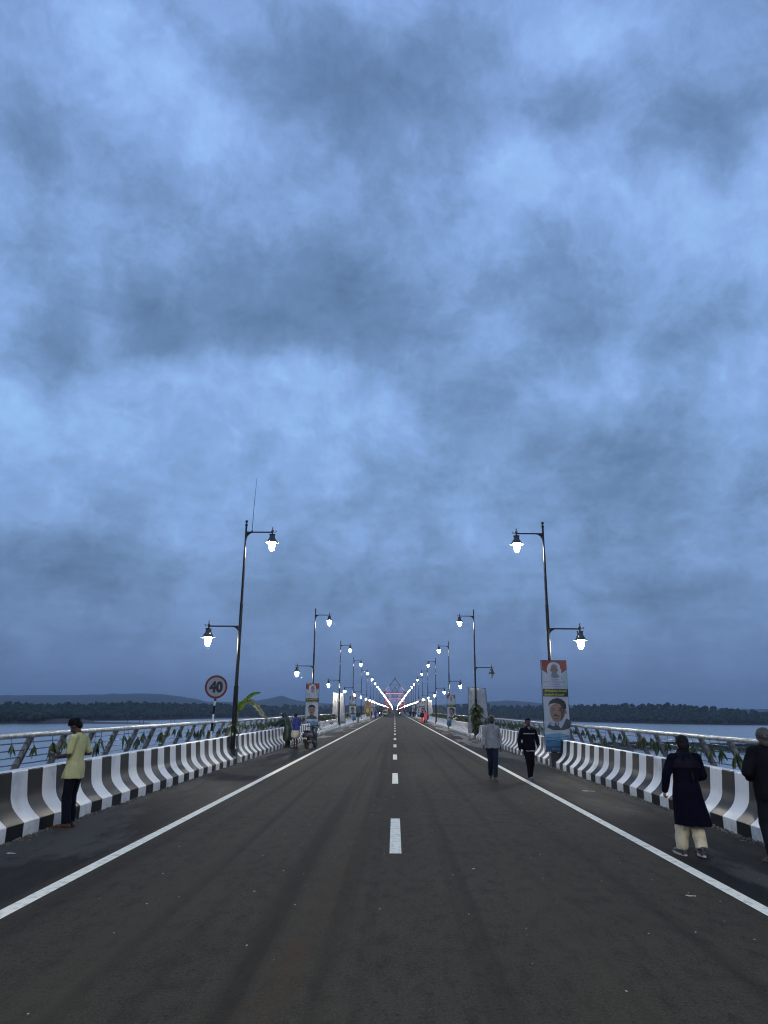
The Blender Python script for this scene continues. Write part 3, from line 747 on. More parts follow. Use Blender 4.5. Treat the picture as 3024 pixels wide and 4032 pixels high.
banner(XP, yb(7), .4, 'portrait banner just beyond the wide one on the right', PB[1]); banner(XP, yb(9), .4, 'farthest portrait banner visible on the right', PB[0])
# blank sheets seen from behind, stretched around a leaning frame
BLANK = mat('blank_cloth', (.36, .37, .38), .7, .12, 3, .3, 14)
def blank_banner(x, y, z, label, rz, w1=.5, w2=.95):
    t = thing('banner', label, 'banner', (x, y, z), rz, 'banners tied to the lamp posts'); mb = MB(); N_ = 12; vs = []; fs = []; K = 10
    for j in range(N_ + 1):
        v = j / N_; z_ = v * 2.95
        for i in range(K + 1):
            u = i / K; xl = -.42 + .05 * v; xr = .95 - .20 * v; xx = xl + (xr - xl) * u
            yy = .12 + .10 * math.cos(u * math.pi) + .03 * noise.noise((u * 3, v * 4, x)) - (.14 if abs(u - .42) < .06 else 0)
            vs.append((xx, yy, z_ + .06 * u * v * -1))
    for j in range(N_):
        for i in range(K): a = j * (K + 1) + i; fs.append((a, a + 1, a + K + 2, a + K + 1))
    mb.add(vs, fs); o = mb.build('sheet', BLANK, t, True); md = o.modifiers.new('thick', 'SOLIDIFY'); md.thickness = .004
    fm = MB()
    for a, b in (((-.44, .22, 0), (-.39, .22, 2.97)), ((.97, .02, 0), (.77, .02, 2.90)), ((-.39, .22, 2.97), (.77, .02, 2.90)), ((-.42, .24, 1.5), (.87, .04, 1.45))): fm.tube([a, b], .014, 6)
    fm.build('frame', mat('frame_wood', (.06, .05, .045)), t)
blank_banner(XP - .2, yb(2) + .02, .35, 'blank grey-white cloth banner seen from behind on the second right lamp post', R(0))
blank_banner(-XP - .3, yb(3) + .35, .45, 'bright blank white banner behind the third left lamp post', R(0))
blank_banner(XP - .2, yb(5) + .3, .45, 'pale yellowish blank banner on the fifth right lamp post', R(0))

# ------------------------------------------------------------------ foliage
def leafmat(name, c1, c2, rough=.5):
    m = mat(name, c1, rough, 0, 9, .15, 60, col2=c2); b = m.node_tree.nodes['Principled BSDF']
    return m
LF = leafmat('mango_leaf', (.022, .040, .012), (.075, .095, .022)); LF2 = leafmat('dry_leaf', (.10, .11, .035), (.19, .19, .08), .7); STM = mat('twig', (.02, .018, .014), .8)
BANA = leafmat('banana_leaf', (.10, .20, .02), (.30, .42, .05), .4); BDRY = leafmat('withered_banana_leaf', (.17, .18, .08), (.42, .41, .30), .8)
def leaf(mb, p, d, L_, w, mi, rnd, droop=.3):
    """folded lance-shaped leaf from p along d"""
    d = Vector(d).normalized(); side = d.cross(Vector((0, 0, 1)))
    if side.length < .1: side = Vector((rnd.uniform(-1, 1), rnd.uniform(-1, 1), .05)).cross(d)
    side.normalize(); side = (Matrix.Rotation(rnd.uniform(-1.2, 1.2), 3, d) @ side); nrm = side.cross(d)
    vs = []; K = 5
    for i in range(K + 1):
        t = i / K; c = Vector(p) + d * L_ * t + Vector((0, 0, -droop * L_ * t * t)); ww = w * (math.sin(math.pi * min(.97, t * .92 + .06)) ** .8)
        vs += [c - side * ww + nrm * ww * .4, c, c + side * ww + nrm * ww * .4]
    fs = []
    for i in range(K): a = 3 * i; fs += [(a, a + 1, a + 4, a + 3), (a + 1, a + 2, a + 5, a + 4)]
    mb.add(vs, fs, mi)
def bunch(seed):
    rnd = random.Random(seed); mb = MB(); st = rnd.uniform(.06, .17); tip = Vector((rnd.uniform(-.03, .03), rnd.uniform(-.05, .05), -.05 - st))
    mb.tube([(0, 0, .0), (rnd.uniform(-.01, .01), rnd.uniform(-.02, .02), -.05 - st * .5), tip], [.004, .004, .006], 5, 2)
    if rnd.random() < .5: mb.tube([(0, 0, -.02), (.02, rnd.uniform(-.1, .1), .05)], [.004, .002], 4, 2)
    for i in range(rnd.randint(7, 14)):
        a = rnd.uniform(0, 6.28); o = rnd.uniform(.15, .75); leaf(mb, tip + Vector((0, 0, rnd.uniform(-.02, .05))), (math.cos(a) * o, math.sin(a) * o, -1), rnd.uniform(.10, .21), rnd.uniform(.016, .028), 1 if rnd.random() < .13 else 0, rnd)
    return mb
BUN = [bunch(i).mesh('leaf_bunch', [LF, LF2, STM]) for i in range(9)]
rnd = random.Random(11); cnt = 0
far_mb = MB()
for sx, side in ((-1, 'left'), (1, 'right')):
    y = 7.5; c = 0
    while y < 150:
        if c < 150:
            o = link('leaf_bunch', rnd.choice(BUN), None, (sx * (XR - .01), y, ZR - .045), (rnd.uniform(-.15, .15), rnd.uniform(-.15, .15), rnd.uniform(0, 6.3)))
            s_ = rnd.uniform(.75, 1.2); o.scale = (s_, s_, s_); c += 1
            b = int((y - Y0) // BAY); seg = 'the barrier section nearest the viewer' if b <= 0 else 'lamp posts %s and beyond' % ORD[b - 1]
            if b <= 0: lb = 'wilting green leaf bunch hanging from the %s railing nearest the viewer' % side
            else: lb = 'leaf bunch hanging from the %s railing just beyond its %s lamp post' % (side, ORD[b - 1])
            tag(o, lb, 'leaf bunch', 'leaf bunches hanging from the %s railing' % side)
        else:
            k = rnd.randrange(9); me = BUN[k]; T = Matrix.Translation((sx * XR, y, ZR - .05)) @ Matrix.Rotation(rnd.uniform(0, 6), 4, 'Z') @ Matrix.Scale(rnd.uniform(1, 1.6), 4)
            far_mb.add([v.co for v in me.vertices], [tuple(p.vertices) for p in me.polygons][:60], 0, T)
        y += rnd.uniform(.28, .85) if y < 32 else rnd.uniform(.16, .40)
# leafy mass of tied-on branches further down both railings
rnd = random.Random(5)
for sx in (-1, 1):
    y = 62
    while y < 420:
        p = (sx * (XR + rnd.uniform(-.15, .1)), y, rnd.uniform(.7, 1.2))
        for k in range(3):
            leaf(far_mb, p, (rnd.uniform(-1, 1), rnd.uniform(-1, 1), rnd.uniform(-1, .6)), rnd.uniform(.3, .6), rnd.uniform(.05, .11), rnd.choice([0, 0, 0, 1]), rnd)
        y += rnd.uniform(.12, .35) * (1 + y / 200)
tag(far_mb.build('leaf_garlands', [LF, LF2, STM]), 'green leaf garlands tied thickly along the far railings', 'garland', kind='stuff')
# small tied-on leaves at the nearest left pole and a thick leafy swag on the second right pole
def swag(x, y, z0, z1, n, w, label, seed, big=1.):
    rnd = random.Random(seed); mb = MB()
    for i in range(n):
        t = rnd.random(); z = z0 + (z1 - z0) * t; a = rnd.uniform(0, 6.28); r = .09
        leaf(mb, (r * math.cos(a), r * math.sin(a), z), (math.cos(a) * w, math.sin(a) * w, rnd.uniform(-1.3, .1)), rnd.uniform(.18, .38) * big, rnd.uniform(.04, .085) * big, 1 if rnd.random() < .08 else 0, rnd)
    o = mb.build('leaf_swag', [LF, LF2]); o.location = (x, y, 0); tag(o, label, 'leaves')
swag(-XP, yb(1), .98, 1.30, 13, .8, 'few limp leaves tied around the nearest left lamp post', 3, .7)
swag(5.40, yb(2), .7, 2.35, 120, .6, 'thick dark swag of leaves tied around the second right lamp post', 4, 1.35)
swag(5.40, yb(3), .5, 1.3, 30, .8, 'leaves tied low around the third right lamp post', 6, 1.)
# banana plants
def banana_leaf(mb, pts, w, mi, fold=.5, ragged=0., seed=0):
    rnd = random.Random(seed); pts = [Vector(p) for p in pts]; K = 16; C = []
    for i in range(K + 1):
        t = i / K * (len(pts) - 1); a = min(int(t), len(pts) - 2); u = t - a
        p0 = pts[max(a - 1, 0)]; p1 = pts[a]; p2 = pts[a + 1]; p3 = pts[min(a + 2, len(pts) - 1)]
        C.append(.5 * ((2 * p1) + (p2 - p0) * u + (2 * p0 - 5 * p1 + 4 * p2 - p3) * u * u + (3 * p1 - p0 - 3 * p2 + p3) * u ** 3))
    vs = []; fs = []
    for i in range(K + 1):
        d = (C[min(i + 1, K)] - C[max(i - 1, 0)]).normalized(); side = d.cross(Vector((0, 1, .45))).normalized(); nr = side.cross(d)
        t = i / K; ww = w * math.sin(math.pi * min(.98, t * .9 + .08)) ** .6
        for s_ in (-1, 1):
            r_ = 1 - ragged * rnd.random(); vs.append(C[i] + side * s_ * ww * r_ * math.cos(fold) - nr * ww * r_ * math.sin(fold) * (1 if mi else 1))
        vs.append(C[i])
    for i in range(K):
        a = 3 * i; b = a + 3
        fs += [(a, a + 2, b + 2, b), (a + 2, a + 1, b + 1, b + 2)]
    mb.add(vs, fs, mi); mb.tube([c + Vector((0, 0, -.004)) for c in C], [.018 * (1 - i / K) + .004 for i in range(K + 1)], 6, 2)
def banana_plant(x, y, z, label, sx, s_=1., seed=1):
    t = thing('banana_plant', label, 'banana plant', (x, y, z), 0, 'banana plants tied to the lamp posts'); t.scale = (s_ * sx, s_, s_)
    mb = MB(); mb.tube([(0, .02, -.25), (.0, 0, 0), (.0, 0, .45), (.14, 0, .82), (.22, 0, .90)], [.045, .045, .040, .025, .014], 12, 2); mb.build('stem', [BANA, BDRY, mat('banana_stem', (.14, .20, .05), .6, .3, 8)], t, True)
    for pts, w, mi, fo, rg in (([(.20, 0, .86), (.36, -.05, .98), (.55, -.08, 1.10), (.80, -.10, 1.15)], .075, 0, .5, .0),
                   ([(.22, 0, .84), (.45, -.05, .84), (.66, -.1, .72), (.86, -.12, .48), (1.08, -.14, .26)], .14, 1, .25, .65),
                   ([(.02, 0, .52), (.10, -.05, .66), (.2, -.06, .78), (.34, -.07, .86)], .13, 0, .3, .12),
                   ([(.0, 0, .60), (-.03, 0, .85), (-.10, .02, 1.05), (-.17, .03, 1.18)], .06, 0, .5, .0)):
        mb = MB(); banana_leaf(mb, pts, w, mi, fo, rg, seed); mb.build('leaf', [BANA, BDRY, BANA], t, True)
banana_plant(-XP + .03, yb(1) + .30, 1.2, 'banana plant behind the nearest left lamp post, one leaf fresh and one withered', 1, 1.0)
banana_plant(XP + .05, yb(4) + .3, 1.1, 'yellow-green banana plant by the fourth right lamp post', 1, 1.0, 2)
banana_plant(-XP - .1, yb(3) + 1, .6, 'dark banana plant beside the bright blank banner on the left', 1, .95, 3)
banana_plant(XP - .1, yb(5) + .6, .8, 'banana plant in front of the pale yellowish banner on the right', -1, .9, 4)
banana_plant(-XP, yb(8), .8, 'small-looking banana plant beyond the orange banner on the left', 1, 1.0, 5)
banana_plant(-XP, yb(2) + .4, .3, 'banana leaves low behind the portrait banner of the second left lamp post', 1, .6, 6)

# ------------------------------------------------------------------ water, islet, stumps
WM = bpy.data.materials.new('lake_water'); WM.use_nodes = True
def water_setup():
    nt = WM.node_tree; N = nt.nodes; L = nt.links; b = N['Principled BSDF']
    b.inputs['Base Color'].default_value = (.64, .575, .50, 1); b.inputs['Roughness'].default_value = .22; b.inputs['Metallic'].default_value = .8
    tc = N.new('ShaderNodeTexCoord'); mp = N.new('ShaderNodeMapping'); mp.inputs['Scale'].default_value = (.35, .9, 1); L.new(tc.outputs['Object'], mp.inputs[0])
    n = N.new('ShaderNodeTexNoise'); n.inputs['Scale'].default_value = .8; n.inputs['Detail'].default_value = 5; L.new(mp.outputs[0], n.inputs['Vector'])
    bp = N.new('ShaderNodeBump'); bp.inputs['Strength'].default_value = .45; bp.inputs['Distance'].default_value = .4; L.new(n.outputs['Fac'], bp.inputs['Height']); L.new(bp.outputs[0], b.inputs['Normal'])
water_setup()
mb = MB(); mb.add([(-6000, -1500, WATER), (6000, -1500, WATER), (6000, 8000, WATER), (-6000, 8000, WATER)], [(0, 1, 2, 3)]); tag(mb.build('water', WM), kind='structure')
SOIL = mat('red_shore_soil', (.075, .045, .03), .9, .3, .05); GRASS = mat('islet_grass', (.028, .045, .014), .9, .45, .12, det=8)
def hillmesh(name, pts_fn, nu, nv, m, kind='structure'):
    mb = MB(); vs = [pts_fn(i / nu, j / nv) for i in range(nu + 1) for j in range(nv + 1)]
    fs = [(i * (nv + 1) + j, (i + 1) * (nv + 1) + j, (i + 1) * (nv + 1) + j + 1, i * (nv + 1) + j + 1) for i in range(nu) for j in range(nv)]
    mb.add(vs, fs); o = mb.build(name, m, None, True); tag(o, kind=kind); return o
def islet(u, v):
    x = 78 + 130 * u; mid = 300 + 12 * math.sin(u * 6); hw = 42 * math.sin(math.pi * min(.97, max(.03, u * 1.0))) ** .45 + 4 * noise.noise((u * 9, 0, 1))
    y = mid + (v - .5) * 2 * hw; z = WATER - .3 + 1.1 * math.sin(math.pi * v) ** .4 + .2 * noise.noise((x * .1, y * .1, 0)); return (x, y, z)
hillmesh('islet', islet, 80, 16, GRASS)
mb = MB(); rnd = random.Random(8)
for i in range(5000):
    u, v = rnd.random(), rnd.uniform(.08, .92); p = Vector(islet(u, v))
    for k in range(2): leaf(mb, p, (rnd.uniform(-1, 1), rnd.uniform(-1, 1), 1.2), rnd.uniform(.5, 1.3), .16, 0, rnd)
tag(mb.build('islet_reeds', leafmat('reed', (.02, .035, .012), (.05, .075, .02))), 'low reeds covering the flat green islet on the right', 'reeds', kind='stuff')
DEAD = mat('dead_wood', (.03, .028, .026), .9)
for i, (x, y, h) in enumerate([(-262, 640, 7), (-259, 655, 4.5), (-236, 650, 5), (-222, 640, 6), (-219, 642, 5.5), (-196, 645, 5), (-193, 646, 6.2), (-178, 700, 3.5), (-330, 640, 3)]):
    mb = MB(); mb.tube([(0, 0, -1), (.1, 0, h * .5), (.25, 0, h)], [.32, .24, .1], 6)
    if i % 2 == 0: mb.tube([(.1, 0, h * .6), (-.7, 0, h * .95)], [.12, .05], 5); mb.tube([(.1, 0, h * .4), (.8, .2, h * .7)], [.1, .04], 5)
    o = mb.build('dead_tree', DEAD); o.location = (x, y, WATER); tag(o, 'thin bare tree stump standing in the lake beyond the boy in yellow', 'dead tree', 'drowned tree stumps in the lake on the left')

# ------------------------------------------------------------------ shores, forest, far hills
def lerp_tab(tab, a):
    if a <= tab[0][0]: return tab[0][1:]
    for i in range(len(tab) - 1):
        if a <= tab[i + 1][0]:
            k = (a - tab[i][0]) / (tab[i + 1][0] - tab[i][0]); return tuple(tab[i][j] * (1 - k) + tab[i + 1][j] * k for j in range(1, len(tab[i])))
    return tab[-1][1:]
# azimuth (deg), shoreline distance, canopy top above camera
SHORE = [(-70, 760, 6), (-50, 760, 6), (-30, 800, 6.0), (-26, 800, 5.5), (-23, 830, 7), (-18, 900, 10), (-14, 1050, 9.5), (-10, 1220, 9.6), (-6, 1450, 11), (-2.6, 1760, 12), (0, 1900, 14), (2.6, 1760, 15), (6, 1500, 15), (8, 1350, 13.5), (12, 1120, 13.5), (15, 1060, 13), (20, 990, 14.5), (24, 1000, 10), (28, 1040, 2.5), (33, 1080, 0), (60, 1100, 4)]
DEPTH = 380
def shore_pt(u, v):
    az = -70 + 130 * u; D, top = lerp_tab(SHORE, az); D += 14 * noise.noise((az * .9, 0, 3)) + 6 * noise.noise((az * 4, 0, 3)); d = D + DEPTH * v; a = R(az)
    gz = WATER - .5 + (top + 1.8 - WATER - 9) * min(1, v * 2.6) ** .8 + (1.6 if v > .005 else 0) + 2 * noise.noise((math.sin(a) * d * .01, math.cos(a) * d * .01, 0)) * min(1, v * 3)
    return (math.sin(a) * d, math.cos(a) * d, gz)
hillmesh('shore_ground', shore_pt, 260, 14, SOIL)
CROWN = [mat('crown_a', (.020, .033, .014), .95, .4, .25), mat('crown_b', (.030, .046, .018), .95, .4, .25), mat('crown_c', (.014, .024, .012), .95, .4, .25)]
ICO = None
def ico(sub=2):
    bm = bmesh.new(); bmesh.ops.create_icosphere(bm, subdivisions=sub, radius=1); vs = [v.co.copy() for v in bm.verts]; fs = [tuple(v.index for v in f.verts) for f in bm.faces]; bm.free(); return vs, fs
IV, IF = ico(2)
def crowns(places, name, label, seed):
    rnd = random.Random(seed); mb = MB(); protos = []
    for k in range(8):
        protos.append([v * (1 + .5 * noise.noise(v * 1.9 + Vector((k * 7, 0, 0))) + .5 * noise.noise(v * 5.5 + Vector((0, k * 5, 0)))) for v in IV])
    for x, y, z, r, h in places:
        P = rnd.choice(protos); a = rnd.uniform(0, 6.3); c, s_ = math.cos(a), math.sin(a); mi = rnd.choice([0, 0, 1, 1, 2]); o = len(mb.v)
        mb.v += [Vector((x + r * (v.x * c - v.y * s_), y + r * (v.x * s_ + v.y * c), z + h * v.z)) for v in P]
        mb.f += [tuple(i + o for i in f) for f in IF]; mb.m += [mi] * len(IF)
    o = mb.build(name, CROWN); tag(o, label, 'forest', kind='stuff')
rnd = random.Random(21); pl = []
az = -46.
while az < 42:
    D, top = lerp_tab(SHORE, az)
    for v in (.012, .03, .05, .075, .10, .13, .17, .21, .26, .31, .37):
        v2 = v + rnd.uniform(-.012, .012); a2 = az + rnd.uniform(-.22, .22); x, y, z = shore_pt((a2 + 70) / 130, max(.008, v2)); r = rnd.uniform(1.6, 3.2); h = r * rnd.uniform(.8, 1.2)
        pl.append((x, y, z + h * rnd.uniform(.85, 1.02) + .8 + (rnd.random() < .03) * 1.2, r, h))
    az += .17
crowns(pl, 'forest', 'dark low forest covering the far shores of the lake', 2)
# near promontory on the left
def prom(u, v):
    x = -520 + 300 * u; w = 95 * (1 - u) ** .55 + 2; yc = 640 + 20 * u; y = yc + (v - .5) * 2 * w
    z = WATER - .6 + (11 * (1 - u) ** .8 * max(0, math.sin(math.pi * v)) ** .7 if u < .8 else .9 * math.sin(math.pi * v)) + .5; return (x, y, z)
hillmesh('promontory', prom, 60, 14, SOIL); pl = []; rnd = random.Random(4)
for i in range(2000):
    u = rnd.random() ** 1.2 * .74; v = rnd.uniform(.06, .94); x, y, z = prom(u, v); r = rnd.uniform(1.6, 3.4); pl.append((x, y, z + r * .9 + 1, r, r * rnd.uniform(.8, 1.2)))
crowns(pl, 'promontory_wood', 'dark wood on the nearer promontory at the left edge', 5)
def spit(u, v):
    x = 515 + 260 * u; w = 30 * u ** .6 + 1; y = 885 + (v - .5) * 2 * w + 60 * u; return (x, y, WATER - .4 + 1.8 * math.sin(math.pi * v) ** .5)
hillmesh('spit', spit, 30, 8, SOIL)
HILL = mat('far_hill_wood', (.020, .030, .018), .95, .35, .01)
def ridge(name, az0, az1, D, tab, dep=700):
    def fn(u, v):
        az = az0 + (az1 - az0) * u; (h,) = lerp_tab(tab, az); h = max(h, -14); d = D + dep * v * 2; a = R(az)
        rise = math.sin(math.pi * min(1, v)) ** .8; h2 = (h + 16) * (1 + .05 * noise.noise((az * 1.3, 0, 9)) + .02 * noise.noise((az * 7, v * 3, 9)))
        return (math.sin(a) * d, math.cos(a) * d, -14 + h2 * rise + 1.8 * rise)
    hillmesh(name, fn, 200, 10, HILL)
ridge('far_hills', -60, -3, 3600, [(-60, 30), (-35, 50), (-29, 52), (-26, 56), (-23, 62), (-20, 72), (-18, 74), (-15.5, 52), (-14.5, 34), (-12.5, 34), (-10.6, 42), (-8.8, 72), (-7.6, 46), (-6, 34), (-3, 20)])
ridge('far_hills', -3, 50, 3600, [(-3, 20), (2, 24), (6, 40), (8.8, 58), (11, 44), (14, 30), (25, 20), (50, 20)])

# ------------------------------------------------------------------ lit pylons far down the bridge
PYM = mat('pylon_paint', (.22, .12, .12), .6, .2, .5); LINE = emis('pink_light_strip', (1.0, .62, .66), .28); LINE2 = emis('pale_light_strip', (.95, .68, .85), .45)
py = MB()
for s_ in (-1, 1):
    vs_ = [(s_ * 5.7, -1.2), (s_ * 6.0, 4), (s_ * 6.9, 9), (s_ * 7.4, 14.2)]
    for i in range(3):
        (x0, z0), (x1, z1) = vs_[i], vs_[i + 1]
        py.tube([(x0, 0, z0), (x1, 0, z1)], .75, 4)
    py.box((s_ * 7.3, 0, 14.6), (1.8, 1.8, .8))
PYL = py.mesh('tower', PYM)
bmn = MB(); bmn.box((0, 0, 13.6), (13.6, 1.0, .9)); BMN = bmn.mesh('crossbeam', PYM)
tri = MB()
for s_ in (-1, 1):
    tri.tube([(s_ * 7.2, 0, 14.9), (0, 0, 24)], .24, 6); tri.tube([(s_ * 3.6, 0, 19.2), (s_ * 1.2, 0, 14.1)], .12, 5)
tri.tube([(-3.4, 0, 19.6), (3.4, 0, 19.6)], .12, 5); tri.lathe([(.3, 23.8), (.5, 24.2), (.2, 24.8), (.04, 26)], 8); TRI = tri.mesh('gable_truss', mat('pylon_truss', (.12, .05, .06)))
ls = MB(); 
for s_ in (-1, 1): ls.tube([(s_ * 7.0, -.35, 15.4), (s_ * 4.5, -.35, 18.4)], .16, 4); ls.tube([(s_ * 5.8, -.35, 14.2), (s_ * 4.0, -.35, 16.6)], .10, 4)
LS = ls.mesh('light_strip', LINE2); lb_ = MB(); lb_.tube([(-6.6, -.7, 13.4), (6.6, -.7, 13.4)], .14, 4); lb_.tube([(-6.5, -.7, 7), (-7.1, -.7, 13)], .1, 4); lb_.tube([(6.5, -.7, 7), (7.1, -.7, 13)], .1, 4); LSB = lb_.mesh('light_strip', LINE)
for i, Y in enumerate((540, 760, 980)):
    t = thing('bridge_pylon', '%s pink-lit gateway pylon with a triangular top straddling the road' % ('nearest', 'middle', 'farthest')[i], 'pylon', (0, Y, dz(Y)), 0, 'lit pylons far down the bridge')
    link('tower', PYL, t); link('crossbeam', BMN, t); link('gable_truss', TRI, t); link('light_strip', LS, t); link('light_strip', LSB, t)
    cb = MB()
    for s_ in (-1, 1):
        for k in range(6): cb.tube([(s_ * 7.2, 0, 14 - k * 1.2), (s_ * 6.6, -18 - 9 * (5 - k), .2)], .07, 4); cb.tube([(s_ * 7.2, 0, 14 - k * 1.2), (s_ * 6.6, 18 + 9 * (5 - k), .2)], .07, 4)
    cb.build('stay_cables', mat('cable', (.25, .16, .18)), t)
    for s_ in (-1, 1):
        ld = bpy.data.lights.new('flood', 'POINT'); ld.energy = 3000; ld.color = (1, .35, .42); ld.shadow_soft_size = .5
        lo = bpy.data.objects.new('flood_light', ld); COL.objects.link(lo); lo.parent = t; lo.location = (s_ * 4.5, -5, 8)

# ------------------------------------------------------------------ people
def remeshed(mb, mats, voxel, smooth=3, wr=0., wf=(9, 9, 6), name='m', seed=0):
    me = mb.mesh(name, mats); o = bpy.data.objects.new('tmp', me); COL.objects.link(o)
    a = o.modifiers.new('r', 'REMESH'); a.mode = 'VOXEL'; a.voxel_size = voxel; a.use_smooth_shade = True
    if smooth: b = o.modifiers.new('s', 'SMOOTH'); b.iterations = smooth; b.factor = .5
    dg = bpy.context.evaluated_depsgraph_get(); dg.update(); m2 = bpy.data.meshes.new_from_object(o.evaluated_get(dg)); bpy.data.objects.remove(o); bpy.data.meshes.remove(me)
    m2.name = name
    if wr > 0:
        no = [v.normal.copy() for v in m2.vertices]
        for v, n_ in zip(m2.vertices, no):
            c = v.co; q = noise.noise(Vector((c.x * wf[0] + seed, c.y * wf[1], c.z * wf[2]))) + .5 * noise.noise(Vector((c.x * wf[0] * 2.3, c.y * wf[1] * 2.3 + seed, c.z * wf[2] * 1.4)))
            v.co = c + n_ * (q * wr)
    m2.materials.clear()
    for m in (mats if isinstance(mats, list) else [mats]): m2.materials.append(m)
    m2.polygons.foreach_set('use_smooth', [True] * len(m2.polygons)); return m2
J0 = dict(hipL=(-.09, 0, .90), kneeL=(-.10, .015, .49), ankL=(-.10, -.02, .085), hipR=(.09, 0, .90), kneeR=(.10, .015, .49), ankR=(.10, -.02, .085),
          toeL=(-.12, .16, .03), toeR=(.12, .16, .03), shL=(-.175, -.01, 1.39), elL=(-.235, -.03, 1.12), wrL=(-.25, .03, .88), shR=(.175, -.01, 1.39), elR=(.235, -.03, 1.12), wrR=(.25, .03, .88),
          neck=(0, -.015, 1.44), head=(0, .02, 1.585), pitch=0., yaw=0., lean=0., handL=None, handR=None, curl=45, belly=0.)
def lean_off(J, z): return J['lean'] * max(0, z - .92)
TOR = [(.84, .13, .095), (.90, .158, .112), (.96, .160, .112), (1.04, .140, .100), (1.14, .140, .100), (1.26, .162, .112), (1.34, .168, .108), (1.40, .150, .092), (1.44, .095, .07), (1.47, .055, .055)]
def torso(mb, J, grow=0., z0=0., z1=9., hem=None, mi=0):
    rs = []
    for z, a, b in TOR:
        if z < z0 or z > z1: continue
        g = J['belly'] * math.exp(-((z - 1.05) / .12) ** 2)
        rs.append((z, a + grow + g * .4, b + grow + g * .6, 0, lean_off(J, z) + g * .5))
    if hem: rs = hem + rs
    mb.rings(rs, mi)
def hand(mb, w, d, nrm, thumb, curl=45, mi=0, k=1.):
    w = Vector(w); d = Vector(d).normalized(); nrm = Vector(nrm); nrm = (nrm - d * nrm.dot(d)).normalized(); t = Vector(thumb); t = (t - d * t.dot(d) - nrm * t.dot(nrm)).normalized()
    T = Matrix((tuple(t) + (0,), tuple(nrm) + (0,), tuple(d) + (0,), (0, 0, 0, 1))).transposed(); T = Matrix.Translation(w + d * .052 * k) @ T
    mb.ell((0, 0, 0), (.040 * k, .017 * k, .056 * k), 12, 8, mi, T)
    for i, L_ in enumerate((.070, .080, .074, .056)):
        b = w + d * (.092 - .004 * abs(i - 1)) * k + t * (.030 - .020 * i) * k
        a1, a2 = R(curl * (.55 + .08 * i)), R(curl * (1.5 + .1 * i)); d1 = d * math.cos(a1) + nrm * math.sin(a1); d2 = d * math.cos(a2) + nrm * math.sin(a2)
        m_ = b + d1 * L_ * .5 * k; mb.cap(b - d * .01, m_, .0095 * k, .0085 * k, 8, mi); mb.cap(m_, m_ + d2 * L_ * .5 * k, .0085 * k, .0072 * k, 8, mi)
    b = w + d * .03 * k + t * .030 * k; m_ = b + (d * .65 + t * .65 + nrm * .35).normalized() * .036 * k; mb.cap(b, m_, .012 * k, .010 * k, 8, mi); mb.cap(m_, m_ + (d * .9 + nrm * .45 + t * .1).normalized() * .030 * k, .010 * k, .008 * k, 8, mi)
def head_T(J): return Matrix.Translation(J['head']) @ Euler((-R(J['pitch']), 0, R(J['yaw'])), 'XYZ').to_matrix().to_4x4()
def body_mesh(J, skin, voxel=.0075, shoes=False, lod=0):
    mb = MB(); torso(mb, J, -.012)
    for s_ in 'LR':
        g = lambda k: Vector(J[k + s_])
        mb.cap(g('sh') - Vector((J['sh' + s_][0] * .25, 0, .0)), g('el'), .052, .040); mb.cap(g('el'), g('wr'), .040, .026)
        mb.cap(g('hip'), g('knee'), .080, .052); mb.cap(g('knee'), g('ank'), .050, .034)
        c = g('knee') * .62 + g('ank') * .38; mb.ell(c + Vector((0, -.02, 0)), (.045, .05, .10), 10, 8)
        an, to = g('ank'), g('toe'); dr = (to - an); dr.z = 0; dr.normalize(); heel = an - dr * .05; heel.z = an.z - .05
        mb.cap(heel, an + dr * .03 - Vector((0, 0, .02)), .032, .036); mb.cap(an - Vector((0, 0, .02)), to, .034, .024); mb.cap(heel, to, .026, .022)
        if lod < 2:
            sd = dr.cross(Vector((0, 0, 1)))
            for q in range(5): p = to + sd * (.032 - .016 * q) * (1 if s_ == 'L' else -1); mb.cap(p - dr * .01, p + dr * (.035 - .004 * q), .012 - .001 * q, .010 - .001 * q, 6)
        hd = J['hand' + s_] or ((g('wr') - g('el')).normalized(), Vector((1 if s_ == 'L' else -1, .2, 0)), Vector((0, 1, 0)))
        hand(mb, g('wr') - Vector(hd[0]).normalized() * .01, hd[0], hd[1], hd[2], J['curl'])
    H = head_T(J); hc = Vector(J['head']); nk = Vector(J['neck'])
    mb.cap(nk - Vector((0, 0, .03)), H @ Vector((0, -.02, -.05)), .056, .050)
    mb.ell((0, -.012, .025), (.074, .092, .092), 16, 12, 0, H); mb.ell((0, .022, -.045), (.058, .064, .066), 14, 10, 0, H); mb.ell((0, .062, -.088), (.026, .022, .020), 10, 8, 0, H)
    mb.cap(H @ Vector((0, .084, .010)), H @ Vector((0, .104, -.032)), .010, .0155, 8); mb.ell((-.014, .092, -.036), (.010, .012, .008), 8, 6, 0, H); mb.ell((.014, .092, -.036), (.010, .012, .008), 8, 6, 0, H)
    mb.ell((0, .074, .026), (.052, .016, .010), 10, 6, 0, H)
    for q in (-1, 1): mb.ell((q * .076, -.012, -.010), (.010, .020, .032), 8, 8, 0, H); mb.ell((q * .040, .058, -.030), (.022, .022, .020), 8, 6, 0, H)
    mb.ell((0, .084, -.060), (.024, .010, .005), 8, 6, 0, H); mb.ell((0, .082, -.071), (.020, .010, .006), 8, 6, 0, H)
    return remeshed(mb, skin, voxel, 2, name='body')
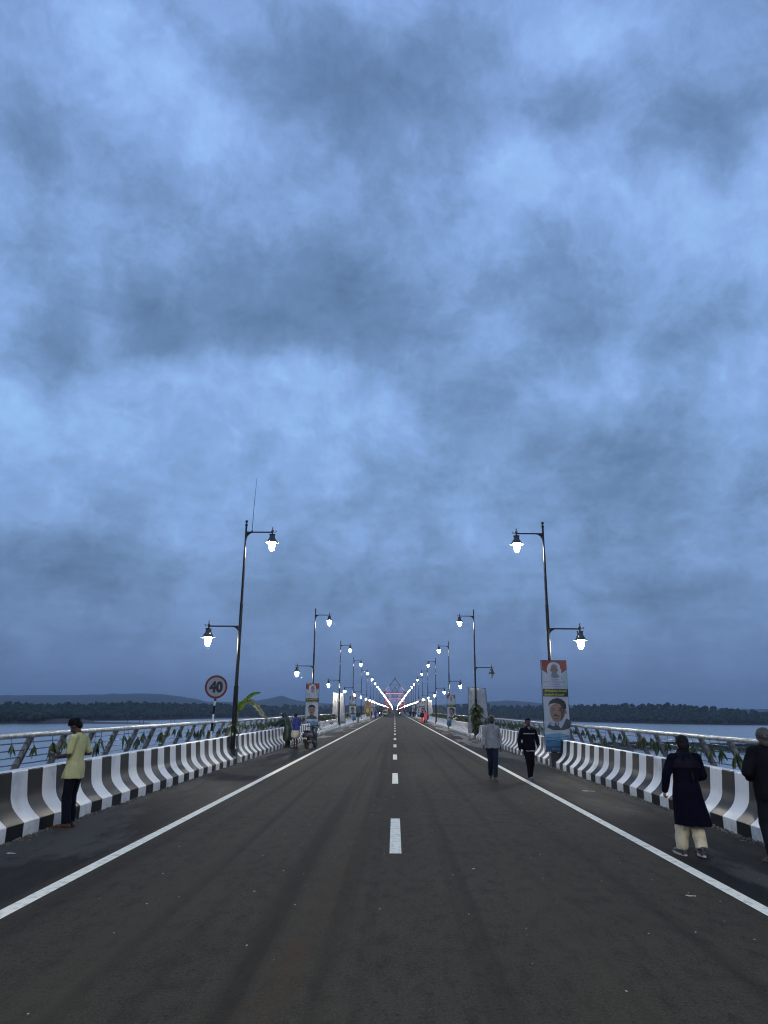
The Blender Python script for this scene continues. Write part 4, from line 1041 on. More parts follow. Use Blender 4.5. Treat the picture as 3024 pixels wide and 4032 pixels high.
def hair_mesh(J, kind, m, voxel=.008, seed=0):
    mb = MB(); H = head_T(J)
    if kind == 'short':
        mb.ell((0, -.028, .045), (.083, .090, .086), 16, 12, 0, H); mb.ell((0, -.062, .0), (.070, .052, .075), 12, 10, 0, H); mb.ell((0, .030, .092), (.062, .050, .030), 12, 8, 0, H)
    elif kind == 'boy':
        mb.ell((0, -.024, .050), (.088, .096, .088), 16, 12, 0, H); mb.ell((0, -.066, .0), (.074, .056, .078), 12, 10, 0, H); mb.ell((0, .045, .095), (.064, .052, .034), 12, 8, 0, H); mb.ell((.01, .085, .078), (.045, .030, .024), 10, 8, 0, H); mb.ell((-.02, .02, .13), (.03, .05, .02), 10, 8, 0, H)
    elif kind == 'bald':
        for q in (-1, 1): mb.ell((q * .064, -.035, .01), (.018, .055, .045), 10, 8, 0, H)
        mb.ell((0, -.078, .0), (.064, .030, .050), 10, 8, 0, H)
    elif kind == 'woman':
        mb.ell((0, -.03, .038), (.096, .104, .100), 16, 12, 0, H); mb.ell((0, -.07, -.03), (.088, .062, .085), 12, 10, 0, H)
    return remeshed(mb, m, voxel, 2, .005, (30, 30, 22), 'hair', seed)
def sleeve(mb, J, s_, r0, r1, r2, upto=1.0, grow=.0):
    sh, el, wr = (Vector(J[k + s_]) for k in ('sh', 'el', 'wr')); inn = sh - Vector((sh.x * .45, 0, -.005))
    mb.cap(inn, sh, r0 * .95, r0, 12)
    if upto <= .5: mb.cap(sh, sh.lerp(el, upto * 2), r0, r1, 12)
    else:
        mb.cap(sh, el, r0, r1, 12); mb.cap(el, el.lerp(wr, (upto - .5) * 2), r1, r2, 12)
def leg_cloth(mb, J, s_, r0, r1, r2, end=1.0):
    h, k, a = (Vector(J[x + s_]) for x in ('hip', 'knee', 'ank')); mb.cap(h, k, r0, r1, 14); e = k.lerp(a, end)
    mb.tube([k, k.lerp(e, .5), e - Vector((0, 0, .015))], [r1, (r1 + r2) / 2, r2], 14)
def person(label, loc, rz, H=1.7, J=None, skin=None, group=None):
    t = thing('person', label, 'person', loc, rz, group); t.scale = (H / 1.7,) * 3; return t
SK1 = mat('skin_dark', (.050, .024, .017), .55, .15, 10, spec=.25); SK2 = mat('skin_brown', (.075, .037, .025), .55, .12, 10, spec=.25)
HAIR = mat('black_hair', (.0025, .002, .0025), .6, 0, spec=.08); BEARD = mat('beard_hair', (.010, .009, .009), .8)
def cloth(n, c, v=.15): return mat(n, c, .9, v, 5, .15, 240, spec=.06)
def eyes(t, J):
    H = head_T(J)
    for q in (-1, 1):
        mb = MB(); mb.ell((q * .031, .072, .008), (.013, .012, .007), 8, 6, 0, H); mb.ell((q * .031, .0835, .008), (.005, .003, .005), 8, 6, 1, H); mb.build('eye', [mat('eye_white', (.35, .34, .32), .4), HAIR], t, True)
def shoe_mesh(J, s_, m, sole, gap=0.):
    an, to = Vector(J['ank' + s_]), Vector(J['toe' + s_]); dr = to - an; dr.z = 0; dr.normalize(); up = Vector((0, 0, 1)); heel = an - dr * .045
    mb = MB(); zt = to.z - .03
    pitch = (an.z - .085) - zt
    hz = Vector((0, 0, 0)); hp = Vector((heel.x, heel.y, an.z - .05)); tp = Vector((to.x, to.y, to.z + .012)) + dr * .03
    mb.cap(hp, an - Vector((0, 0, .012)) + dr * .01, .042, .044); mb.cap(hp, tp, .038, .034); mb.cap(an + dr * .03 - Vector((0, 0, .01)), tp, .040, .030)
    up_ = remeshed(mb, m, .008, 2, name='shoe')
    sb = MB(); sd = dr.cross(up); a0 = hp - dr * .045 - Vector((0, 0, .026)); a1 = tp + dr * .045 - Vector((0, 0, .026)); n = 10; vs = []
    for lay, zz in ((0, -.012), (1, .014)):
        for i in range(n + 1): t = i / n; c = a0.lerp(a1, t); w = .046 * (math.sin(math.pi * min(.93, t * .86 + .07)) ** .5) * (1.0 if t > .4 else .92); vs += [c + sd * w + Vector((0, 0, zz)), c - sd * w + Vector((0, 0, zz))]
    k = 2 * (n + 1); fs = []
    for i in range(n): a = 2 * i; fs += [(a, a + 2, a + 3, a + 1), (k + a, k + a + 1, k + a + 3, k + a + 2), (a, k + a, k + a + 2, a + 2), (a + 1, a + 3, k + a + 3, k + a + 1)]
    fs += [(0, 1, k + 1, k), (2 * n, k + 2 * n, k + 2 * n + 1, 2 * n + 1)]
    sb.add(vs, fs); return up_, sb.mesh('sole', sole)
def add_shoes(t, J, m, sole):
    for s_ in 'LR':
        a, b = shoe_mesh(J, s_, m, sole); o = link('shoe', a, t); link('sole', b, o)

# boy in yellow, standing at the left barrier looking at a phone
J = dict(J0, head=(0, .075, 1.575), pitch=32, neck=(0, .01, 1.44), lean=.03, elL=(-.215, .02, 1.13), wrL=(-.12, .27, 1.09), elR=(.22, -.10, 1.14), wrR=(.10, .26, 1.10), toeL=(-.15, .155, .03), toeR=(.11, .16, .03), ankL=(-.10, -.01, .085), ankR=(.09, .02, .085), kneeL=(-.10, .03, .49), kneeR=(.09, .05, .49), curl=55)
J['handL'] = ((.35, 1, .0), (.3, 0, 1), (0.8, .2, .6)); J['handR'] = ((-.3, 1, .05), (-.2, 0, 1), (-.8, .2, .6))
t = person('boy in a lime yellow t-shirt looking down at a phone beside the left barrier', (-5.03, 11.78, 0), R(83), 1.62)
link('body', body_mesh(J, SK1, .006), t); link('hair', hair_mesh(J, 'boy', HAIR, .007, 2), t); eyes(t, J)
mb = MB(); torso(mb, J, .020, .96, 1.45, [(.76, .205, .165, 0, .02), (.82, .200, .160, 0, .02), (.90, .190, .145, 0, .01)]); sleeve(mb, J, 'L', .066, .062, .056, .40); sleeve(mb, J, 'R', .066, .062, .056, .40)
mb.lathe([(.065, 1.43), (.062, 1.47), (.06, 1.475)], 14, (0, .01, 0))
link('t_shirt', remeshed(mb, cloth('lime_cotton', (.36, .355, .18), .14), .009, 3, .015, (10, 10, 4), 't_shirt', 1), t)
mb = MB(); mb.rings([(.76, .160, .115, 0, 0), (.86, .165, .120, 0, 0), (.97, .150, .105, 0, 0)]); leg_cloth(mb, J, 'L', .092, .078, .070, .97); leg_cloth(mb, J, 'R', .092, .078, .068, .97)
link('trousers', remeshed(mb, cloth('navy_trousers', (.005, .006, .012)), .010, 3, .008, (10, 10, 7), 'trousers', 3), t)
mb = MB(); mb.box((0, 0, 0), (.074, .15, .009), 0, Matrix.Translation((-.01, .40, 1.13)) @ Euler((R(25), 0, 0)).to_matrix().to_4x4())
ph = mb.build('phone', mat('phone_black', (.01, .01, .012), .2)); ph.parent = None
ph.matrix_world = Matrix.Translation((-5.03, 11.78, 0)) @ Matrix.Rotation(R(83), 4, 'Z') @ Matrix.Scale(1.62 / 1.7, 4); tag(ph, 'black phone held in both hands by the boy in yellow', 'phone')
SAND = mat('sandal_brown', (.05, .03, .02), .7)
def sandals(t, J, m=None):
    for s_ in 'LR':
        an, to = Vector(J['ank' + s_]), Vector(J['toe' + s_]); dr = to - an; dr.z = 0; dr.normalize(); sd = dr.cross(Vector((0, 0, 1))); mb = MB(); n = 10; vs = []
        for zz in (0, .016):
            for i in range(n + 1): tt = i / n; c = an.lerp(to, 0) - dr * .09 + dr * .33 * tt; c.z = an.z - .085 + zz + (to.z - .03 - an.z + .085) * tt; w = .045 * math.sin(math.pi * min(.93, tt * .86 + .07)) ** .5; vs += [c + sd * w, c - sd * w]
        k = 2 * (n + 1); fs = []
        for i in range(n): a = 2 * i; fs += [(a, a + 2, a + 3, a + 1), (k + a, k + a + 1, k + a + 3, k + a + 2), (a, k + a, k + a + 2, a + 2), (a + 1, a + 3, k + a + 3, k + a + 1)]
        mb.add(vs, fs + [(0, 1, k + 1, k), (2 * n, k + 2 * n, k + 2 * n + 1, 2 * n + 1)]); c = an + dr * .09; zt = an.z - .085 + (to.z - .03 - an.z + .085) * .5
        mb.tube([(c + sd * .046).to_tuple()[:2] + (zt + .01,), (c + sd * .03).to_tuple()[:2] + (zt + .062,), (c - sd * .03).to_tuple()[:2] + (zt + .062,), (c - sd * .046).to_tuple()[:2] + (zt + .01,)], .009, 6)
        mb.build('sandal', m or SAND, t)
sandals(t, J)

# man in the white shirt walking towards the viewer
J = dict(J0, hipL=(-.08, 0, .90), kneeL=(-.06, .14, .52), ankL=(-.03, .20, .10), toeL=(-.035, .36, .055), hipR=(.08, 0, .90), kneeR=(.05, -.02, .49), ankR=(.02, -.22, .13), toeR=(.03, -.09, .035), shL=(-.165, -.01, 1.36), shR=(.165, -.01, 1.36), elL=(-.225, -.07, 1.11), wrL=(-.245, -.02, .87), elR=(.225, -.02, 1.10), wrR=(.25, .09, .87), belly=.03, curl=38)
t = person('bearded balding man in a rumpled white shirt and dark jeans on the right edge line', (2.64, 20.3, 0), R(184), 1.69)
link('body', body_mesh(J, SK1, .0075), t); link('hair', hair_mesh(J, 'bald', HAIR, .008, 4), t); eyes(t, J)
Hh = head_T(J); mb = MB(); mb.ell((0, .034, -.070), (.062, .062, .050), 14, 10, 0, Hh); mb.ell((0, .088, -.048), (.030, .014, .008), 8, 6, 0, Hh); link('beard', remeshed(mb, BEARD, .007, 1, .003, (40, 40, 40), 'beard'), t)
SHW = cloth('white_shirt_cotton', (.27, .27, .262), .14)
mb = MB(); torso(mb, J, .020, .96, 1.45, [(.835, .180, .142, 0, .015), (.88, .180, .142, 0, .015)]); sleeve(mb, J, 'L', .062, .058, .052, .86); sleeve(mb, J, 'R', .062, .058, .052, .86); mb.lathe([(.08, 1.42), (.066, 1.475), (.064, 1.48)], 14, (0, 0, 0))
sh = link('shirt', remeshed(mb, SHW, .009, 3, .019, (10, 10, 5), 'shirt', 7), t)
mb = MB(); mb.add([(-.005, .078, 1.475), (-.075, .06, 1.47), (-.07, .115, 1.415), (-.025, .128, 1.40)], [(0, 1, 2, 3)]); mb.add([(.005, .078, 1.475), (.025, .128, 1.40), (.07, .115, 1.415), (.075, .06, 1.47)], [(0, 1, 2, 3)]); c_ = mb.build('collar', SHW, sh); c_.modifiers.new('t', 'SOLIDIFY').thickness = .006
mb = MB(); mb.box((-.08, .155, 1.25), (.10, .012, .11)); mb.build('pocket', SHW, sh)
mb = MB(); mb.rings([(.78, .168, .125, 0, 0), (.88, .170, .128, 0, 0), (.98, .155, .112, 0, 0)]); leg_cloth(mb, J, 'L', .098, .075, .062, .96); leg_cloth(mb, J, 'R', .098, .075, .060, .96)
link('jeans', remeshed(mb, cloth('dark_denim', (.014, .020, .034), .25), .010, 3, .008, (11, 11, 8), 'jeans', 9), t); sandals(t, J, mat('sandal_grey', (.06, .055, .05), .7))

# man in the navy jacket
J = dict(J0, kneeL=(-.08, .02, .49), ankL=(-.06, -.14, .10), toeL=(-.08, 0, .035), kneeR=(.065, .12, .52), ankR=(.035, .16, .09), toeR=(.04, .32, .045), shL=(-.17, -.01, 1.365), shR=(.17, -.01, 1.365), elL=(-.275, -.08, 1.13), wrL=(-.255, .10, .975), elR=(.255, -.05, 1.11), wrR=(.255, .01, .85), curl=50, belly=.015)
t = person('man in a dark navy jacket with a pale band across the chest', (3.66, 20.45, 0), R(186), 1.61)
link('body', body_mesh(J, SK2, .0075), t); link('hair', hair_mesh(J, 'short', HAIR, .008, 5), t); eyes(t, J)
Hh = head_T(J); mb = MB(); mb.ell((0, .092, -.050), (.030, .012, .009), 8, 6, 0, Hh); mb.ell((0, .04, -.080), (.052, .056, .034), 10, 8, 0, Hh); link('beard', remeshed(mb, mat('stubble', (.035, .025, .022), .9), .006, 1, name='beard'), t)
NAV = cloth('navy_jacket_cloth', (.004, .0045, .011))
mb = MB(); torso(mb, J, .034, .96, 1.45, [(.82, .180, .145, 0, .01), (.88, .195, .155, 0, .01), (.92, .198, .158, 0, .01)]); sleeve(mb, J, 'L', .075, .068, .050, .97); sleeve(mb, J, 'R', .075, .068, .050, .97); mb.lathe([(.09, 1.42), (.07, 1.485), (.068, 1.49)], 14)
jk = link('jacket', remeshed(mb, NAV, .009, 3, .014, (9, 9, 6), 'jacket', 12), t)
# band follows the jacket front
mb = MB(); K = 18; vs = []
for i in range(K + 1):
    x = -.165 + .33 * i / K
    for z in (1.262, 1.293):
        q = max(0., 1 - (x / .205) ** 2); vs.append((x, .165 * q ** .5 + lean_off(J, z) - .002, z))
mb.add(vs, [(2 * i, 2 * i + 1, 2 * i + 3, 2 * i + 2) for i in range(K) if i not in (8,)]); b_ = mb.build('chest_band', mat('band_tan', (.28, .24, .21), .7), jk, True); b_.modifiers.new('t', 'SOLIDIFY').thickness = .004
mb = MB(); mb.cap((0, .105, 1.465), (-.02, .13, 1.40), .012, .010); mb.cap((.03, .10, 1.46), (.0, .135, 1.395), .010, .008); mb.build('collar', mat('inner_collar', (.25, .24, .24), .8), jk, True)
mb = MB(); mb.rings([(.80, .160, .120, 0, 0), (.88, .162, .122, 0, 0), (.98, .150, .108, 0, 0)]); leg_cloth(mb, J, 'L', .095, .072, .060, .97); leg_cloth(mb, J, 'R', .095, .072, .060, .97)
link('trousers', remeshed(mb, cloth('black_trousers', (.006, .006, .009)), .010, 3, .007, (11, 11, 8), 'trousers', 14), t); add_shoes(t, J, mat('shoe_dark', (.02, .018, .018), .5), mat('sole_grey', (.12, .11, .10), .8))
mb = MB(); mb.rings([(.79, .155, .120, 0, .03), (.83, .155, .122, 0, .03)]); mb.build('shirt_hem', mat('inner_collar', (.25, .24, .24)), t, True)

# woman in the long navy kurta walking away
J = dict(J0, kneeL=(-.10, .03, .49), ankL=(-.11, .13, .085), toeL=(-.15, .29, .03), kneeR=(.10, .07, .50), ankR=(.10, -.12, .12), toeR=(.11, .03, .04), elL=(-.285, -.03, 1.14), wrL=(-.315, .03, .90), elR=(.25, .04, 1.13), wrR=(.17, .24, 1.05), shL=(-.17, -.01, 1.37), shR=(.17, -.01, 1.37), curl=80, belly=.02, head=(0, .03, 1.575), pitch=10)
t = person('woman in a long dark navy kurta and loose cream trousers walking away', (3.88, 10.12, 0), R(-4), 1.50)
link('body', body_mesh(J, mat('skin_tan', (.30, .15, .09), .55, .1, 12), .0065), t); link('hair', hair_mesh(J, 'woman', mat('black_hair_matt', (.005, .005, .007), .65, spec=.1), .009, 6), t)
KUR = cloth('navy_kurta_cloth', (.0020, .0022, .0085), .3)
mb = MB(); torso(mb, J, .040, 1.0, 1.45, [(.44, .265, .200, .045, -.02), (.55, .250, .195, .03, -.02), (.70, .232, .182, .01, -.01), (.84, .222, .172, 0, 0), (.94, .210, .165, 0, 0)]); sleeve(mb, J, 'L', .086, .066, .050, .97); sleeve(mb, J, 'R', .090, .075, .055, .97)
mb.rings([(1.36, .17, .11, 0, 0), (1.41, .13, .095, 0, 0), (1.46, .085, .08, 0, 0), (1.50, .07, .075, 0, 0)])
link('kurta', remeshed(mb, KUR, .010, 3, .011, (8, 8, 3), 'kurta', 21), t)
mb = MB(); mb.tube([(.19, -.06, .62), (.27, -.08, .40)], [.10, .006], 8, sq=.35); link('kurta_corner', remeshed(mb, KUR, .01, 2, name='kurta_corner'), t)
mb = MB(); mb.rings([(1.24, .235, .150, .0, -.015), (1.32, .225, .140, .0, -.015), (1.40, .170, .120, 0, -.01), (1.46, .10, .095, 0, 0), (1.51, .075, .085, 0, .0)])
link('scarf', remeshed(mb, cloth('dark_scarf', (.006, .006, .012), .4), .010, 2, .006, (16, 16, 10), 'scarf', 23), t)
mb = MB(); mb.tube([(.045, -.160, 1.20), (.048, -.172, 1.15), (.052, -.180, 1.08), (.055, -.176, 1.03)], [.006, .013, .012, .004], 8); mb.build('plait', mat('plait_brown', (.012, .007, .005), .7, spec=.1), t, True)
CRM = cloth('cream_trousers', (.52, .46, .34), .2)
mb = MB(); leg_cloth(mb, J, 'L', .10, .102, .086, .93); leg_cloth(mb, J, 'R', .10, .102, .084, .93); mb.rings([(.80, .16, .12, 0, 0), (.95, .15, .11, 0, 0)])
link('trousers', remeshed(mb, CRM, .009, 3, .018, (13, 13, 8), 'trousers', 25), t); add_shoes(t, J, mat('shoe_navy', (.012, .02, .045), .5), mat('sole_white', (.42, .36, .30), .7))

# dark-clothed person with a patterned head scarf at the right edge
J = dict(J0, kneeL=(-.10, .05, .49), ankL=(-.10, -.08, .11), toeL=(-.13, .08, .035), kneeR=(.10, .10, .50), ankR=(.10, .14, .085), elL=(-.30, -.06, 1.14), wrL=(-.20, .15, 1.05), elR=(.27, -.04, 1.13), wrR=(.26, .08, .90), belly=.03)
t = person('dark-clothed person with a patterned grey head scarf cut by the right picture edge', (4.80, 9.75, 0), R(-4), 1.61)
link('body', body_mesh(J, SK2, .0075), t)
mb = MB(); Hh = head_T(J); mb.ell((0, -.02, .025), (.100, .112, .110), 16, 12, 0, Hh); mb.ell((0, -.06, -.05), (.092, .080, .080), 12, 10, 0, Hh); mb.ell((-.03, -.12, .03), (.05, .04, .05), 10, 8, 0, Hh)
SCF = mat('patterned_scarf', (.02, .02, .025), .8, 0, 38, 0, col2=(.055, .055, .052), det=2); link('head_scarf', remeshed(mb, SCF, .009, 2, .009, (22, 22, 18), 'head_scarf', 31), t)
DK = cloth('black_tunic', (.0045, .005, .008), .3)
mb = MB(); torso(mb, J, .050, .96, 1.45, [(.78, .205, .160, 0, 0), (.88, .215, .170, 0, 0)]); sleeve(mb, J, 'L', .092, .075, .055, .98); sleeve(mb, J, 'R', .092, .075, .055, .98); mb.rings([(1.38, .15, .11, 0, 0), (1.46, .09, .085, 0, 0), (1.50, .07, .07, 0, 0)])
link('tunic', remeshed(mb, DK, .010, 3, .011, (8, 8, 5), 'tunic', 33), t)
mb = MB(); mb.rings([(.80, .17, .13, 0, 0), (.96, .155, .11, 0, 0)]); leg_cloth(mb, J, 'L', .105, .085, .070, .95); leg_cloth(mb, J, 'R', .105, .085, .070, .95)
link('trousers', remeshed(mb, cloth('charcoal_trousers', (.007, .009, .014)), .010, 3, .008, (11, 11, 8), 'trousers', 35), t); sandals(t, J)

# person in the green raincoat leaning to the left barrier
J = dict(J0, lean=-.0, shL=(-.17, .16, 1.33), shR=(.17, .16, 1.33), neck=(0, .17, 1.37), head=(0, .26, 1.47), pitch=30, elL=(-.26, .40, 1.15), wrL=(-.20, .58, 1.0), elR=(.27, .38, 1.14), wrR=(.20, .56, 1.0), hipL=(-.09, -.04, .88), hipR=(.09, -.04, .88), curl=50)
J['lean'] = .35
t = person('person in a dark green raincoat and black helmet leaning towards the left barrier', (-5.12, 35.6, 0), R(62), 1.72)
link('body', body_mesh(J, SK1, .010, lod=2), t); RC = mat('green_raincoat', (.014, .026, .016), .45, .3, 5, .2, 50)
mb = MB(); torso(mb, J, .070, 1.0, 1.42, [(.34, .25, .21, 0, .0), (.50, .25, .22, 0, 0), (.75, .24, .20, 0, 0), (.90, .23, .19, 0, 0)]); sleeve(mb, J, 'L', .10, .085, .07, .95); sleeve(mb, J, 'R', .10, .085, .07, .95)
link('raincoat', remeshed(mb, RC, .013, 2, .018, (7, 7, 4), 'raincoat', 41), t)
mb = MB(); Hh = head_T(J); mb.ell((0, -.01, .04), (.125, .145, .130), 16, 12, 0, Hh); mb.ell((0, -.02, -.04), (.115, .12, .09), 14, 10, 0, Hh); hm = link('helmet', remeshed(mb, mat('helmet_black', (.01, .011, .016), .2), .010, 2, name='helmet'), t)
mb = MB(); mb.ell((0, .13, .10), (.10, .07, .035), 14, 8, 0, Hh @ Euler((R(25), 0, 0)).to_matrix().to_4x4()); mb.build('visor', mat('visor_pale', (.36, .40, .46), .15), hm, True)
mb = MB(); leg_cloth(mb, J, 'L', .09, .07, .065, .95); leg_cloth(mb, J, 'R', .09, .07, .065, .95); link('trousers', remeshed(mb, cloth('dark_brown_trousers', (.03, .02, .018)), .013, 2, .006, name='trousers'), t); add_shoes(t, J, SAND, SAND)
# man with lungi
J = dict(J0, elL=(-.24, .0, 1.13), wrL=(-.10, .18, 1.10), elR=(.25, -.05, 1.14), wrR=(.14, .16, 1.08), pitch=18, head=(0, .05, 1.58), belly=.04)
t = person('barelegged man in a blue shirt and folded cream waistcloth talking beside the parked scooter', (-4.66, 35.0, 0), R(62), 1.62)
link('body', body_mesh(J, SK1, .009, lod=1), t); link('hair', hair_mesh(J, 'bald', HAIR, .009, 3), t)
mb = MB(); torso(mb, J, .035, .96, 1.45, [(.84, .195, .160, 0, .02), (.90, .195, .162, 0, .02)]); sleeve(mb, J, 'L', .078, .065, .05, .55); sleeve(mb, J, 'R', .078, .065, .05, .55); link('shirt', remeshed(mb, cloth('blue_shirt_cotton', (.035, .045, .17), .2), .010, 2, .010, (9, 9, 6), 'shirt', 51), t)
mb = MB(); mb.rings([(.50, .165, .150, 0, .03), (.56, .22, .20, 0, .03), (.68, .235, .215, 0, .03), (.82, .21, .18, 0, .02), (.95, .17, .14, 0, .02)]); link('waistcloth', remeshed(mb, cloth('cream_cotton', (.42, .38, .29), .15), .010, 2, .016, (11, 11, 4), 'waistcloth', 53), t); sandals(t, J)

# ------------------------------------------------------------------ parked scooter, seen from behind
def wheel(parent, loc, r, w=.09, name='wheel'):
    mb = MB(); T = Matrix.Translation(loc) @ Matrix.Rotation(R(90), 4, 'Y'); n = 24
    mb.lathe([(r - .045, -w * .35), (r - .02, -w / 2), (r - .004, -w * .3), (r, 0), (r - .004, w * .3), (r - .02, w / 2), (r - .045, w * .35)], n, (0, 0, 0), 0, T)
    o = mb.build(name, mat('tyre_rubber', (.014, .014, .014), .85), parent, True, 40)
    rb = MB(); rb.lathe([(.02, -.03), (.06, -.028), (r - .05, -.022), (r - .045, 0), (r - .05, .022), (.06, .028), (.02, .03)], n, (0, 0, 0), 0, T); rb.build('rim', mat('wheel_metal', (.16, .16, .16), .4, metal=.8), o, True, 40); return o
def scooter(label, loc, rz, leanx=0., lit=False, body=(.02, .02, .025), rider=False):
    t = thing('scooter', label, 'scooter', loc, rz, 'two-wheelers on the bridge'); t.rotation_euler = (0, leanx, rz)
    BD = mat('scooter_body_%02d' % int(body[0] * 100), body, .25); DKP = mat('dark_plastic', (.012, .012, .013), .5)
    wheel(t, (0, -.62, .215), .215); wheel(t, (0, .62, .215), .215)
    mb = MB(); mb.ell((0, -.42, .57), (.235, .44, .20)); mb.ell((0, -.62, .62), (.19, .26, .15)); mb.cap((0, -.2, .40), (0, .35, .30), .13, .12); link('body', remeshed(mb, BD, .014, 3, name='body'), t)
    mb = MB(); mb.ell((0, -.30, .765), (.145, .38, .065)); mb.ell((0, -.55, .80), (.14, .16, .055)); link('seat', remeshed(mb, mat('seat_vinyl', (.012, .012, .012), .6), .012, 2, name='seat'), t)
    mb = MB(); mb.tube([(-.14, -.50, .80), (-.15, -.80, .82), (0, -.90, .83), (.15, -.80, .82), (.14, -.50, .80)], .014, 8); mb.build('grab_rail', mat('wheel_metal', (.16, .16, .16), .4, metal=.8), t, True)
    mb = MB(); mb.ell((0, .44, .62), (.19, .07, .34)); mb.cap((0, .52, .85), (0, .44, .98), .09, .10); link('apron', remeshed(mb, BD, .014, 2, name='apron'), t)
    mb = MB(); mb.box((0, .18, .27), (.30, .46, .05)); mb.build('floorboard', DKP, t)
    mb = MB(); mb.tube([(-.33, .38, 1.04), (-.2, .42, 1.02), (0, .44, 1.0), (.2, .42, 1.02), (.33, .38, 1.04)], .017, 8); hb = mb.build('handlebar', DKP, t, True)
    for s_ in (-1, 1):
        mb = MB(); mb.tube([(s_ * .22, .41, 1.03), (s_ * .27, .40, 1.18)], .007, 6); mb.ell((s_ * .28, .40, 1.22), (.055, .015, .04)); mb.ell((s_ * .28, .386, 1.22), (.048, .004, .034), mi=1); mb.build('mirror', [DKP, mat('mirror_glass', (.6, .65, .7), .05, metal=1)], t, True)
    mb = MB(); mb.ell((0, -.84, .62), (.10, .03, .035)); mb.build('tail_light', mat('tail_red', (.25, .01, .01), .2), t, True)
    for s_ in (-1, 1): mb = MB(); mb.ell((s_ * .14, -.82, .60), (.03, .03, .025)); mb.build('indicator', mat('indicator_amber', (.4, .16, .02), .2), t, True)
    mb = MB(); mb.box((0, -.88, .46), (.20, .008, .12)); mb.box((0, -.86, .50), (.08, .03, .16), 1); mb.build('number_plate', [mat('plate_yellowish', (.50, .42, .25), .5), DKP], t)
    mb = MB(); mb.tube([(.0, -.84, .52), (0, -.90, .40), (0, -.88, .30)], [.07, .09, .06], 8, sq=.3); mb.build('mudguard', DKP, t)
    mb = MB(); mb.ell((.16, -.62, .32), (.07, .20, .09)); mb.cap((.17, -.9, .33), (.15, -.45, .27), .05, .045); mb.build('silencer', mat('silencer_metal', (.13, .10, .07), .45, metal=.5), t, True)
    mb = MB(); mb.tube([(-.10, -.2, .28), (-.24, -.25, .01)], .012, 6); mb.tube([(-.08, -.4, .28), (-.16, -.48, .02), (-.20, -.48, .0)], .012, 6); mb.build('stand', DKP, t)
    mb = MB(); mb.ell((0, .535, .95), (.06, .03, .05)); mb.build('headlight', emis('headlight_glow', (1, .97, .9), 45) if lit else mat('headlight_glass', (.3, .3, .3), .1), t, True)
    return t
scooter('dark scooter parked on its stand at the left shoulder, seen from behind', (-3.95, 35.4, 0), R(-13), R(-5))

# ------------------------------------------------------------------ distant walkers (real figures, coarser)
def walker(x, y, H, rz, label, top, bottom, long=0., seed=0, hair='short', group='people walking far down the bridge', skirt=None):
    rnd = random.Random(seed); s_ = rnd.uniform(.05, .16) * rnd.choice((-1, 1))
    J = dict(J0, kneeL=(-.09, .03 + s_ * .6, .49), ankL=(-.09, s_, .10), toeL=(-.10, s_ + .16, .04), kneeR=(.09, .03 - s_ * .3, .49), ankR=(.09, -s_, .10), toeR=(.10, -s_ + .16, .04), wrL=(-.25, .03 - s_, .89), wrR=(.25, .03 + s_, .89))
    t = person(label, (x, y, dz(y)), rz, H, group=group); link('body', body_mesh(J, SK1, .02, lod=2), t)
    mb = MB(); Hh = head_T(J); mb.ell((0, -.03, .04), (.088, .095, .09), 10, 8, 0, Hh); mb.ell((0, -.06, -.02), (.078, .06, .08), 8, 6, 0, Hh); mb.build('hair', HAIR, t, True)
    mb = MB(); hem = [(.80 - long, .19 + long * .12, .15 + long * .1, 0, 0), (.90, .19, .15, 0, 0)]; torso(mb, J, .03, .96, 1.45, hem); sleeve(mb, J, 'L', .08, .065, .055, .9); sleeve(mb, J, 'R', .08, .065, .055, .9)
    link('top', remeshed(mb, cloth('cloth_' + '_'.join('%02d' % int(c * 99) for c in top), top), .022, 2, .01, name='top', seed=seed), t)
    mb = MB(); mb.rings([(.80, .165, .125, 0, 0), (.95, .155, .11, 0, 0)]); leg_cloth(mb, J, 'L', .10, .085, .075, .95); leg_cloth(mb, J, 'R', .10, .085, .075, .95)
    link('trousers', remeshed(mb, cloth('cloth_' + '_'.join('%02d' % int(c * 99) for c in bottom), bottom), .022, 2, .006, name='trousers', seed=seed), t)
    return t
walker(3.85, 104, 1.70, R(10), 'walker in a black top and bright orange trousers on the right', (.012, .012, .02), (.75, .10, .01), 0, 1)
walker(4.35, 105, 1.72, R(-10), 'walker in a pink knee-length dress beside the one in orange trousers', (.55, .09, .16), (.05, .02, .02), .32, 2)
walker(-3.9, 150, 1.66, R(190), 'walker in a long purple-blue garment on the left shoulder', (.04, .03, .16), (.03, .03, .10), .42, 3)
walker(-5.0, 101, 1.68, R(200), 'walker in a dark top and pale grey trousers near the fifth left lamp post', (.012, .025, .035), (.20, .18, .16), 0, 4)
walker(-4.9, 152, 1.70, R(180), 'dark-clad walker just behind the one in purple on the left', (.012, .012, .015), (.02, .02, .025), .05, 5)
